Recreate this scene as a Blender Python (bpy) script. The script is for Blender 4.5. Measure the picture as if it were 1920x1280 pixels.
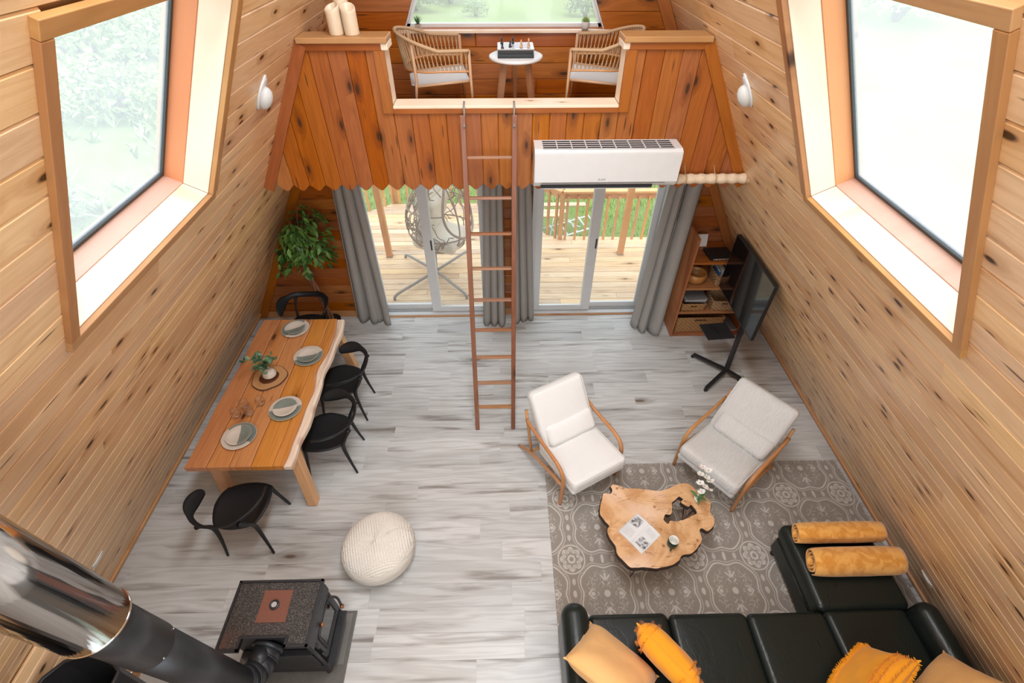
import bpy, bmesh, math, random
from mathutils import Vector, Matrix, noise
PI = math.pi
R = math.radians
rnd = random.Random(7)
for o in list(bpy.data.objects):
    bpy.data.objects.remove(o)
COL = bpy.context.scene.collection
SC = bpy.context.scene

# ------------------------------------------------------------------ camera, sky, lights, exposure
W, K, YP, YD = 3.51, 0.545, 4.088, 5.261      # half width of the floor, wall slope, parapet plane, gable plane
M = math.sqrt(1 + K * K)
APEX = W / K
cam = bpy.data.objects.new('camera', bpy.data.cameras.new('camera'))
COL.objects.link(cam)
SC.camera = cam
cam.data.sensor_width = 36.0
cam.data.lens = 896.77 * 36 / 1920
cam.data.clip_start = 0.05
cam.data.clip_end = 500
_p, _y, _r = 0.75434, 0.02268, 0.0015
_f = Vector((math.sin(_y) * math.cos(_p), math.cos(_y) * math.cos(_p), -math.sin(_p)))
_rt = _f.cross(Vector((0, 0, 1))).normalized()
_up = _rt.cross(_f)
_r2 = _rt * math.cos(_r) + _up * math.sin(_r)
_u2 = -_rt * math.sin(_r) + _up * math.cos(_r)
_m = Matrix((_r2, _u2, -_f)).transposed().to_4x4()
_m.translation = Vector((-0.0454, 0, 4.4))
cam.matrix_world = _m

world = bpy.data.worlds.new('sky')
SC.world = world
world.use_nodes = True
_nt = world.node_tree
_bg = _nt.nodes['Background']
_tc = _nt.nodes.new('ShaderNodeTexCoord')
_sep = _nt.nodes.new('ShaderNodeSeparateXYZ')
_nt.links.new(_tc.outputs['Generated'], _sep.inputs[0])
_cr = _nt.nodes.new('ShaderNodeValToRGB')
_cr.color_ramp.elements[0].position = 0.45
_cr.color_ramp.elements[0].color = (0.95, 0.97, 1.0, 1)
_cr.color_ramp.elements[1].position = 0.9
_cr.color_ramp.elements[1].color = (0.80, 0.88, 1.0, 1)
_mr = _nt.nodes.new('ShaderNodeMapRange')
_mr.inputs[1].default_value = -1
_nt.links.new(_sep.outputs[2], _mr.inputs[0])
_nt.links.new(_mr.outputs[0], _cr.inputs[0])
_nt.links.new(_cr.outputs[0], _bg.inputs[0])
_bg.inputs[1].default_value = 2.1

def area(name, loc, direction, sx, sy, power, color=(1, 0.97, 0.93), portal=False):
    l = bpy.data.lights.new(name, 'AREA')
    l.shape = 'RECTANGLE'
    l.size, l.size_y = sx, sy
    l.energy = power
    l.color = color
    if portal:
        l.cycles.is_portal = True
    o = bpy.data.objects.new(name, l)
    COL.objects.link(o)
    o.location = loc
    o.rotation_euler = Vector(direction).to_track_quat('-Z', 'Y').to_euler()
    return o

# added unseen fill panels that brighten the room, at rear gable and ridge
area('rear_gable_fill', (0, -1.45, 3.4), (0, 1, -0.35), 2.2, 2.6, 60, (0.82, 0.92, 1.0))
area('ridge_fill', (0, 1.7, 5.85), (0, 0, -1), 0.7, 3.2, 128, (0.88, 0.95, 1.0))
# sky portals at the glazed openings
area('portal', (-2.2, 2.2, 3.75), (1, 0, -K), 1.4, 1.35, 1, portal=True)
area('portal', (2.2, 2.1, 3.75), (-1, 0, -K), 1.4, 1.35, 1, portal=True)
area('portal', (0.06, YD + 0.25, 1.05), (0, -1, 0), 4.0, 2.1, 1, portal=True)
area('portal', (0.0, YD + 0.25, 4.2), (0, -1, 0), 2.0, 1.5, 1, portal=True)
sun = bpy.data.objects.new('sun', bpy.data.lights.new('sun', 'SUN'))
COL.objects.link(sun)
sun.data.energy = 1.3
sun.data.angle = R(30)
sun.data.color = (1, 0.96, 0.9)
sun.rotation_euler = Vector((-0.25, 0.35, -1)).to_track_quat('-Z', 'Y').to_euler()

SC.view_settings.view_transform = 'Standard'
SC.view_settings.look = 'None'
SC.view_settings.exposure = 0.40
SC.view_settings.gamma = 1.0
SC.view_settings.use_curve_mapping = False
try:
    SC.cycles.max_bounces = 8
    SC.cycles.transparent_max_bounces = 12
    SC.cycles.caustics_reflective = False
    SC.cycles.caustics_refractive = False
    SC.cycles.use_denoising = True
    SC.cycles.sample_clamp_indirect = 6
except Exception:
    pass

# ------------------------------------------------------------------ mesh helpers
class MB:
    def __init__(s):
        s.v, s.f, s.sm = [], [], []
    def add(s, vs, fs, smooth=False, m=None):
        b = len(s.v)
        s.v += [(m @ Vector(p)) if m is not None else Vector(p) for p in vs]
        s.f += [tuple(i + b for i in f) for f in fs]
        s.sm += [smooth] * len(fs)
        return s
    def box(s, x0, x1, y0, y1, z0, z1, m=None):
        v = [(x, y, z) for z in (z0, z1) for y in (y0, y1) for x in (x0, x1)]
        return s.add(v, [(0, 2, 3, 1), (4, 5, 7, 6), (0, 1, 5, 4), (2, 6, 7, 3), (0, 4, 6, 2), (1, 3, 7, 5)], False, m)
    def cbox(s, x0, x1, y0, y1, z0, z1, c=0.004, m=None):
        """box with small chamfers"""
        cx, cy, cz = (x0 + x1) / 2, (y0 + y1) / 2, (z0 + z1) / 2
        a, b, d = abs(x1 - x0) / 2, abs(y1 - y0) / 2, abs(z1 - z0) / 2
        c = min(c, a * .49, b * .49, d * .49)
        return s.rbox(cx, cy, cz, a, b, d, c, 1, m=m, smooth=False)
    def rbox(s, cx, cy, cz, a, b, d, r, n=3, bulge=0.0, m=None, smooth=True, fn=None, dens=2):
        """rounded box, half sizes a b d, radius r"""
        r = min(r, a * .999, b * .999, d * .999)
        def ax(h):
            e = [h * 0 + (h - r) + r * math.tan(PI / 4 * i / n) for i in range(n + 1)]
            mid = [-(h - r) + 2 * (h - r) * i / dens for i in range(1, dens)]
            return [-t for t in reversed(e)] + mid + e
        A = (ax(a), ax(b), ax(d))
        H = (a, b, d)
        idx = {}
        vs = []
        def pt(q):
            key = tuple(round(t, 6) for t in q)
            if key in idx:
                return idx[key]
            core = [max(-(H[i] - r), min(H[i] - r, q[i])) for i in range(3)]
            dv = Vector([q[i] - core[i] for i in range(3)])
            p = Vector(core) + (dv.normalized() * r if dv.length > 1e-9 else dv)
            if bulge:
                k = max(0, 1 - (q[0] / a) ** 2) * max(0, 1 - (q[1] / b) ** 2)
                p.z += bulge * k * (1 if q[2] > 0 else -1) * min(1, abs(q[2]) / d)
            if fn:
                p = fn(p)
            idx[key] = len(vs)
            vs.append((p.x + cx, p.y + cy, p.z + cz))
            return idx[key]
        fs = []
        for axis in range(3):
            u, w = (axis + 1) % 3, (axis + 2) % 3
            for sgn in (-1, 1):
                for i in range(len(A[u]) - 1):
                    for j in range(len(A[w]) - 1):
                        ids = []
                        for (ii, jj) in ((i, j), (i + 1, j), (i + 1, j + 1), (i, j + 1)):
                            q = [0, 0, 0]
                            q[axis] = sgn * H[axis]
                            q[u] = A[u][ii]
                            q[w] = A[w][jj]
                            ids.append(pt(q))
                        if len(set(ids)) < 3:
                            continue
                        ids = list(dict.fromkeys(ids))
                        fs.append(tuple(ids if sgn > 0 else reversed(ids)))
        return s.add(vs, fs, smooth, m)
    def tube(s, pts, rad, seg=8, m=None, cap=True, flat=1.0, up=None):
        pts = [Vector(p) for p in pts]
        n = len(pts)
        rr = [rad] * n if not hasattr(rad, '__len__') else list(rad)
        vs, fs = [], []
        t0 = (pts[1] - pts[0]).normalized()
        ref = Vector(up) if up else (Vector((0, 0, 1)) if abs(t0.z) < .9 else Vector((1, 0, 0)))
        prev = None
        for i, p in enumerate(pts):
            t = (pts[min(i + 1, n - 1)] - pts[max(i - 1, 0)]).normalized()
            if prev is None or up:
                a = ref - t * ref.dot(t)
                if a.length < 1e-5:
                    a = Vector((1, 0, 0)) - t * t.x
                a.normalize()
            else:
                a = prev - t * prev.dot(t)
                a.normalize()
            prev = a
            b = t.cross(a)
            for k in range(seg):
                th = 2 * PI * k / seg
                vs.append(p + a * math.cos(th) * rr[i] * flat + b * math.sin(th) * rr[i])
        for i in range(n - 1):
            for k in range(seg):
                k2 = (k + 1) % seg
                fs.append((i * seg + k, i * seg + k2, (i + 1) * seg + k2, (i + 1) * seg + k))
        if cap:
            fs.append(tuple(reversed(range(seg))))
            fs.append(tuple(range((n - 1) * seg, n * seg)))
        return s.add(vs, fs, True, m)
    def bar(s, p, q, w, h, up=(0, 0, 1), m=None, w2=None, h2=None):
        """rectangular bar between two points"""
        p, q = Vector(p), Vector(q)
        t = (q - p).normalized()
        a = Vector(up) - t * Vector(up).dot(t)
        a.normalize()
        b = t.cross(a)
        vs = []
        for c, ww, hh in ((p, w, h), (q, w2 or w, h2 or h)):
            for sa, sb in ((-1, -1), (-1, 1), (1, 1), (1, -1)):
                vs.append(c + a * sa * hh / 2 + b * sb * ww / 2)
        return s.add(vs, [(3, 2, 1, 0), (4, 5, 6, 7), (0, 1, 5, 4), (1, 2, 6, 5), (2, 3, 7, 6), (3, 0, 4, 7)], False, m)
    def lathe(s, prof, seg=20, c=(0, 0, 0), m=None, sx=1, sy=1, smooth=True, fn=None, cap=True):
        vs, fs = [], []
        for r, z in prof:
            for k in range(seg):
                a = 2 * PI * k / seg
                p = Vector((r * math.cos(a) * sx + c[0], r * math.sin(a) * sy + c[1], z + c[2]))
                if fn:
                    p = fn(p, a, r, z)
                vs.append(p)
        n = len(prof)
        for i in range(n - 1):
            for k in range(seg):
                k2 = (k + 1) % seg
                fs.append((i * seg + k, i * seg + k2, (i + 1) * seg + k2, (i + 1) * seg + k))
        if cap and prof[0][0] > 1e-6:
            fs.append(tuple(reversed(range(seg))))
        if cap and prof[-1][0] > 1e-6:
            fs.append(tuple(range((n - 1) * seg, n * seg)))
        return s.add(vs, fs, smooth, m)
    def prism(s, poly, z0, z1, m=None, smooth=False):
        """straight prism of any simple CCW outline"""
        n = len(poly)
        vs = [(x, y, z0) for x, y in poly] + [(x, y, z1) for x, y in poly]
        fs = [tuple(reversed(range(n))), tuple(range(n, 2 * n))]
        fs += [(i, (i + 1) % n, n + (i + 1) % n, n + i) for i in range(n)]
        return s.add(vs, fs, smooth, m)
    def plank(s, poly, t=0.018, c=0.004, m=None, ends=True):
        """convex CCW outline, face at z=0, chamfered edges, thickness downwards"""
        n = len(poly)
        P = [Vector(p) for p in poly]
        ins = []
        for i in range(n):
            a, b, d = P[i - 1], P[i], P[(i + 1) % n]
            e1, e2 = (b - a).normalized(), (d - b).normalized()
            n1, n2 = Vector((-e1.y, e1.x)), Vector((-e2.y, e2.x))
            k = 1 + n1.dot(n2)
            q = b + (n1 + n2) * (c / max(k, .3))
            ins.append(q if ends else Vector((b.x, q.y)))
        vs = [(p.x, p.y, -t) for p in P] + [(p.x, p.y, -c) for p in P] + [(p.x, p.y, 0) for p in ins]
        fs = [tuple(range(2 * n, 3 * n))]
        for lv in (0, n):
            fs += [(lv + i, lv + (i + 1) % n, lv + n + (i + 1) % n, lv + n + i) for i in range(n)]
        return s.add(vs, fs, False, m)
    def leaf(s, p, d, up, L, wd, fold=0.2, m=None):
        p, d = Vector(p), Vector(d).normalized()
        sd = d.cross(Vector(up))
        if sd.length < 1e-4:
            sd = d.cross(Vector((1, 0, 0)))
        sd.normalize()
        nn = sd.cross(d)
        vs = [p, p + d * L * .35 + sd * wd / 2 + nn * wd * fold, p + d * L * .35 - sd * wd / 2 + nn * wd * fold,
              p + d * L * .75 + sd * wd * .33 + nn * wd * fold * .5, p + d * L * .75 - sd * wd * .33 + nn * wd * fold * .5,
              p + d * L - nn * L * .08, p + d * L * .4, p + d * L * .75]
        return s.add(vs, [(0, 1, 6), (0, 6, 2), (1, 3, 7, 6), (6, 7, 4, 2), (3, 5, 7), (7, 5, 4)], True, m)
    def mesh(s, name):
        me = bpy.data.meshes.new(name)
        me.from_pydata([tuple(v) for v in s.v], [], s.f)
        me.polygons.foreach_set('use_smooth', s.sm)
        me.update()
        return me

def setp(o, label=None, cat=None, group=None, kind=None):
    if label: o['label'] = label
    if cat: o['category'] = cat
    if group: o['group'] = group
    if kind: o['kind'] = kind
    return o
def obj(name, mb, mat, parent=None, m=None, **kw):
    me = mb.mesh(name) if isinstance(mb, MB) else mb
    if mat is not None and not me.materials:
        me.materials.append(mat)
    o = bpy.data.objects.new(name, me)
    COL.objects.link(o)
    if parent is not None:
        o.parent = parent
    if m is not None:
        o.matrix_local = m
    return setp(o, **kw)
def thing(name, label, cat, loc=(0, 0, 0), rz=0, group=None):
    o = bpy.data.objects.new(name, None)
    COL.objects.link(o)
    o.location = loc
    o.rotation_euler = (0, 0, rz)
    o.empty_display_size = .1
    return setp(o, label, cat, group)
def dup(root, loc=None, rz=None, label=None):
    r = root.copy()
    COL.objects.link(r)
    if loc is not None: r.location = loc
    if rz is not None: r.rotation_euler = (0, 0, rz)
    if label: r['label'] = label
    for ch in list(root.children):
        c = ch.copy(); COL.objects.link(c); c.parent = r
        for g in list(ch.children):
            d = g.copy(); COL.objects.link(d); d.parent = c
    return r
def frame(o, x, y):
    """matrix with local x along x, local y along y, local z their cross, origin o"""
    x, y = Vector(x).normalized(), Vector(y).normalized()
    z = x.cross(y)
    m = Matrix((x, y, z)).transposed().to_4x4()
    m.translation = Vector(o)
    return m
def T(x, y, z):
    return Matrix.Translation((x, y, z))
def RZ(a):
    return Matrix.Rotation(a, 4, 'Z')
def RX(a):
    return Matrix.Rotation(a, 4, 'X')
def RY(a):
    return Matrix.Rotation(a, 4, 'Y')
def bez(P, n=12):
    """Catmull-Rom through points"""
    P = [Vector(p) for p in P]
    out = []
    for i in range(len(P) - 1):
        p0, p1, p2, p3 = P[max(i - 1, 0)], P[i], P[i + 1], P[min(i + 2, len(P) - 1)]
        for k in range(n):
            t = k / n
            out.append(.5 * ((2 * p1) + (-p0 + p2) * t + (2 * p0 - 5 * p1 + 4 * p2 - p3) * t * t + (-p0 + 3 * p1 - 3 * p2 + p3) * t ** 3))
    out.append(P[-1])
    return out

# ------------------------------------------------------------------ material helpers
class S:
    """socket expression"""
    def __init__(s, g, k): s.g, s.k = g, k
    def _b(s, o, op, rev=False):
        n = s.g.t.nodes.new('ShaderNodeMath'); n.operation = op
        a, b = (o, s) if rev else (s, o)
        s.g.put(a, n.inputs[0])
        if b is not None: s.g.put(b, n.inputs[1])
        return S(s.g, n.outputs[0])
    def __add__(s, o): return s._b(o, 'ADD')
    def __radd__(s, o): return s._b(o, 'ADD')
    def __sub__(s, o): return s._b(o, 'SUBTRACT')
    def __rsub__(s, o): return s._b(o, 'SUBTRACT', True)
    def __mul__(s, o): return s._b(o, 'MULTIPLY')
    def __rmul__(s, o): return s._b(o, 'MULTIPLY')
    def __truediv__(s, o): return s._b(o, 'DIVIDE')
    def pw(s, o): return s._b(o, 'POWER')
    def mn(s, o): return s._b(o, 'MINIMUM')
    def mx(s, o): return s._b(o, 'MAXIMUM')
    def lt(s, o): return s._b(o, 'LESS_THAN')
    def gt(s, o): return s._b(o, 'GREATER_THAN')
    def abs(s): return s._b(None, 'ABSOLUTE')
    def fr(s): return s._b(None, 'FRACT')
    def sin(s): return s._b(None, 'SINE')
    def cos(s): return s._b(None, 'COSINE')
    def sqrt(s): return s._b(None, 'SQRT')
    def atan2(s, o): return s._b(o, 'ARCTAN2')
    def ss(s, a, b):
        n = s.g.t.nodes.new('ShaderNodeMapRange'); n.interpolation_type = 'SMOOTHSTEP'
        s.g.put(s, n.inputs[0]); n.inputs[1].default_value = a; n.inputs[2].default_value = b
        if a > b:
            n.inputs[1].default_value = b; n.inputs[2].default_value = a
            n.inputs[3].default_value = 1; n.inputs[4].default_value = 0
        return S(s.g, n.outputs[0])
class G:
    def __init__(g, name, rough=.5, spec=.5, metal=0.0):
        g.m = bpy.data.materials.new(name); g.m.use_nodes = True
        g.t = g.m.node_tree
        g.b = g.t.nodes['Principled BSDF']
        g.b.inputs['Roughness'].default_value = rough
        g.b.inputs['Specular IOR Level'].default_value = spec
        g.b.inputs['Metallic'].default_value = metal
        g.out = g.t.nodes['Material Output']
    def put(g, a, inp):
        if isinstance(a, S): g.t.links.new(a.k, inp)
        elif isinstance(a, tuple): inp.default_value = a if len(a) == 4 or inp.type == 'VECTOR' else a + (1,)
        else: inp.default_value = a
    def xyz(g, gen=False):
        n = g.t.nodes.new('ShaderNodeTexCoord')
        return S(g, n.outputs['Generated' if gen else 'Object'])
    def sep(g, v):
        n = g.t.nodes.new('ShaderNodeSeparateXYZ'); g.put(v, n.inputs[0])
        return [S(g, k) for k in n.outputs]
    def comb(g, x, y, z):
        n = g.t.nodes.new('ShaderNodeCombineXYZ')
        for i, a in enumerate((x, y, z)): g.put(a, n.inputs[i])
        return S(g, n.outputs[0])
    def rand(g):
        return S(g, g.t.nodes.new('ShaderNodeObjectInfo').outputs['Random'])
    def noise(g, v, scale=1, detail=3, dist=0, rough=.5):
        n = g.t.nodes.new('ShaderNodeTexNoise'); g.put(v, n.inputs['Vector'])
        n.inputs['Scale'].default_value = scale; n.inputs['Detail'].default_value = detail
        n.inputs['Distortion'].default_value = dist; n.inputs['Roughness'].default_value = rough
        return S(g, n.outputs[0])
    def vor(g, v, scale=1, dim='3D', rnd_=1.0, out='Distance'):
        n = g.t.nodes.new('ShaderNodeTexVoronoi'); n.voronoi_dimensions = dim
        g.put(v, n.inputs['Vector']); n.inputs['Scale'].default_value = scale
        n.inputs['Randomness'].default_value = rnd_
        return S(g, n.outputs[0]), S(g, n.outputs[1])
    def mix(g, f, a, b):
        n = g.t.nodes.new('ShaderNodeMix'); n.data_type = 'RGBA'
        g.put(f, n.inputs[0]); g.put(a, n.inputs[6]); g.put(b, n.inputs[7])
        return S(g, n.outputs[2])
    def col(g, c):
        g.put(c, g.b.inputs['Base Color']); return g
    def rough(g, c):
        g.put(c, g.b.inputs['Roughness']); return g
    def bump(g, h, strength=.3, dist=.01):
        n = g.t.nodes.new('ShaderNodeBump'); n.inputs['Strength'].default_value = strength
        n.inputs['Distance'].default_value = dist
        g.put(h, n.inputs['Height']); g.t.links.new(n.outputs[0], g.b.inputs['Normal']); return g

def plain(name, c, rough=.5, spec=.5, metal=0.0, bumps=None, var=0.0, coat=0):
    g = G(name, rough, spec, metal)
    p = g.xyz()
    n = g.noise(p, bumps[0] if bumps else 12, 4)
    d = tuple(max(0, x * (1 - var - .04)) for x in c); e = tuple(min(1, x * (1 + var + .04)) for x in c)
    g.col(g.mix(n, d, e))
    if bumps: g.bump(n, bumps[1], bumps[2] if len(bumps) > 2 else .01)
    if coat: g.b.inputs['Coat Weight'].default_value = coat; g.b.inputs['Coat Roughness'].default_value = .15
    return g.m

def wood(name, ca, cb, cd, rough=.45, grain=.5, knots=1.0, kscale=(2.2, 7.0), tint=.18, kcol=(.06, .025, .01), lines=1.0, bumpv=.12, streak=0.0, spec=.4, coat=0.0, ss_=(1.3, 22)):
    """grain runs along local x; each board gets its own random offset and tint"""
    g = G(name, rough, spec)
    x, y, z = g.sep(g.xyz())
    r = g.rand()
    x = x + r * 61.0
    y = y + r * 17.3
    ofs = r * 23.0
    # knots
    kd, kc = g.vor(g.comb(x * kscale[0], y * kscale[1], ofs), 1, '2D', .9)
    gate = g.sep(kc)[0].lt(.42 * knots)
    wob = g.noise(g.comb(x * 3, y * 6, z * 6), 1, 2)
    kd2 = kd + (wob - .5) * .12
    km = kd2.ss(.13, .05) * gate
    halo = kd2.ss(.42, .08) * gate
    # grain lines bending around knots
    n1 = g.noise(g.comb(x * .9, y * 9, ofs), 1, 2, .4)
    ring = ((n1 * 7.0 * lines + y * 12 + halo * 1.6) * 6.2832).sin() * .5 + .5
    fine = g.noise(g.comb(x * 6, y * 160, z * 60), 1, 3)
    broad = g.noise(g.comb(x * .8, y * 5, ofs + 4.0), 1, 3)
    f = (ring * .38 + fine * .32 + broad * .5) * grain + (1 - grain) * .4
    c = g.mix(f, ca, cb)
    c = g.mix(halo * .55, c, cd)
    if streak:
        sn = g.noise(g.comb(x * ss_[0], y * ss_[1], ofs + 9.0), 1, 5, .3)
        c = g.mix(sn.ss(.52, .74) * streak, c, cd)
    c = g.mix(km, c, kcol)
    if streak:      # small resin and worm streaks along the grain
        sd, sc_ = g.vor(g.comb(x * 1.7, y * 19 + 3.3, 0.0), 1, '2D', 1.0)
        c = g.mix((sd + (wob - .5) * .15).ss(.13, .05) * g.sep(sc_)[1].lt(.17 * knots) * .85, c, kcol)
    # per board tint
    h = g.t.nodes.new('ShaderNodeHueSaturation')
    r2 = (r * 91.7).fr(); r3 = (r * 37.1).fr()
    g.put((r2 - .5) * .012 + .5, h.inputs['Hue'])
    g.put((r3 - .5) * tint + 1.0, h.inputs['Saturation'])
    g.put((r2 - .5) * tint * 1.4 + 1.0, h.inputs['Value'])
    g.put(c, h.inputs['Color'])
    g.col(S(g, h.outputs[0]))
    g.bump(fine + ring * .3, bumpv, .003)
    if coat:
        g.b.inputs['Coat Weight'].default_value = coat
        g.b.inputs['Coat Roughness'].default_value = .25
    return g.m

MT = {}
MT['pine'] = wood('pine_wall', (.71, .435, .215), (.86, .60, .36), (.46, .21, .075), .36, .9, .95, (2.8, 7.1), .14, streak=.5)
MT['pine_pale'] = wood('pine_pale', (.82, .65, .49), (.88, .74, .60), (.66, .42, .26), .5, .6, .35, (4, 11), .06, kcol=(.30, .12, .04))
MT['casing'] = wood('casing_pine', (.37, .175, .068), (.52, .28, .12), (.24, .10, .035), .4, .8, .25, (2, 7), .12)
MT['reveal_stain'] = wood('stained_ply', (.66, .25, .10), (.76, .34, .16), (.52, .16, .06), .5, .5, .0, (1, 1), .05, lines=.3)
MT['sill_stain'] = wood('weathered_sill', (.60, .34, .25), (.74, .52, .42), (.45, .20, .12), .5, .9, .0, (1, 1), .05, lines=.5, streak=.6)
MT['stain'] = wood('stained_pine', (.29, .076, .012), (.44, .138, .025), (.11, .024, .005), .36, .9, .8, (2.5, 7.1), .14, streak=.35, coat=.1)
MT['stain_trim'] = wood('stained_trim', (.27, .07, .012), (.40, .122, .026), (.16, .04, .01), .36, .9, .25, (1.6, 6), .12, coat=.1)
MT['base'] = wood('baseboard_pine', (.50, .24, .09), (.62, .33, .14), (.3, .12, .04), .4, .6, .2, (2, 7), .1)
MT['lam'] = wood('grey_laminate', (.42, .415, .40), (.68, .69, .685), (.19, .16, .135), .33, .9, .12, (1.5, 5), .14, kcol=(.16, .12, .09), lines=.7, bumpv=.05, streak=.8, ss_=(1.1, 13))
MT['deck'] = wood('deck_board', (.58, .38, .21), (.78, .58, .38), (.32, .17, .08), .65, .9, .25, (2, 7), .25, streak=.6)
MT['cedar'] = wood('cedar_rail', (.58, .28, .10), (.72, .39, .16), (.3, .12, .04), .55, .8, .3, (2, 7), .15)
MT['ladder'] = wood('ladder_wood', (.20, .068, .03), (.34, .13, .055), (.08, .025, .012), .42, .9, .5, (3, 9), .3)
MT['rung'] = wood('rung_wood', (.30, .14, .07), (.42, .21, .11), (.12, .04, .02), .42, .8, .1, (3, 9), .2)
MT['table'] = wood('table_cherry', (.50, .18, .05), (.64, .28, .095), (.28, .08, .02), .3, .9, .3, (1.8, 6), .14, streak=.4, coat=.25)
MT['live'] = wood('live_edge', (.78, .58, .42), (.88, .74, .60), (.35, .12, .05), .4, .9, .5, (5, 9), .05, streak=.8, kcol=(.3, .09, .04))
MT['legwood'] = wood('table_leg_wood', (.60, .30, .13), (.74, .43, .22), (.40, .17, .06), .4, .8, .3, (3, 7), .1)
MT['oak'] = wood('chair_oak', (.46, .21, .08), (.58, .29, .12), (.3, .12, .04), .35, .7, .0, (2, 7), .06)
MT['shelf'] = wood('shelf_wood', (.30, .10, .03), (.44, .165, .05), (.18, .06, .02), .45, .8, .5, (2, 7), .15)
MT['white'] = plain('white_plastic', (.72, .73, .73), .35)
MT['white_vinyl'] = plain('white_vinyl', (.70, .72, .73), .35)
MT['black'] = plain('black_plastic', (.012, .013, .015), .42)
MT['blackmetal'] = plain('black_metal', (.02, .02, .022), .45, bumps=(60, .1))
MT['pipe'] = plain('stove_pipe_paint', (.02, .022, .026), .42, bumps=(40, .05), var=.3)
MT['chrome'] = plain('polished_steel', (.78, .77, .76), .10, metal=1.0)
MT['steel'] = plain('brushed_steel', (.5, .5, .5), .3, metal=1.0)
MT['grey_metal'] = plain('grey_steel', (.25, .23, .21), .45)
MT['ceramic'] = plain('white_ceramic', (.78, .75, .70), .3)
MT['vent_dark'] = plain('vent_dark', (.02, .02, .025), .6)
MT['shade'] = plain('lamp_glass', (.62, .63, .62), .3)

def glass(name, dust=.0, tint=(1, 1, 1), refl=.08):
    g = G(name)
    t = g.t
    tr = t.nodes.new('ShaderNodeBsdfTransparent'); tr.inputs[0].default_value = tint + (1,)
    gl = t.nodes.new('ShaderNodeBsdfGlossy'); gl.inputs['Roughness'].default_value = .02
    tl = t.nodes.new('ShaderNodeBsdfTranslucent'); tl.inputs[0].default_value = (.92, .94, .95, 1)
    m1 = t.nodes.new('ShaderNodeMixShader'); m2 = t.nodes.new('ShaderNodeMixShader')
    p = g.xyz()
    n = g.noise(p, 3.0, 4, .5)
    g.put((n - .5) * dust * .25 + dust, m1.inputs[0])
    t.links.new(tr.outputs[0], m1.inputs[1]); t.links.new(tl.outputs[0], m1.inputs[2])
    m2.inputs[0].default_value = refl
    t.links.new(m1.outputs[0], m2.inputs[1]); t.links.new(gl.outputs[0], m2.inputs[2])
    t.links.new(m2.outputs[0], g.out.inputs[0])
    return g.m
MT['glass_hazy'] = glass('hazy_window_glass', .20, (1, 1, 1), .0)
MT['glass_hazy2'] = glass('misted_window_glass', .17, (1, 1, 1), .015)
MT['glass'] = glass('door_glass', .03, (.93, .96, .94), .05)
g = G('drinking_glass')
_a = g.t.nodes.new('ShaderNodeBsdfTransparent'); _a.inputs[0].default_value = (1, 1, 1, 1)
_b = g.t.nodes.new('ShaderNodeBsdfGlossy'); _b.inputs['Roughness'].default_value = .03
_l = g.t.nodes.new('ShaderNodeLayerWeight'); _l.inputs[0].default_value = .18
_x = g.t.nodes.new('ShaderNodeMixShader')
g.t.links.new(_l.outputs['Facing'], _x.inputs[0]); g.t.links.new(_a.outputs[0], _x.inputs[1]); g.t.links.new(_b.outputs[0], _x.inputs[2])
g.t.links.new(_x.outputs[0], g.out.inputs[0]); MT['tumbler'] = g.m

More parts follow.
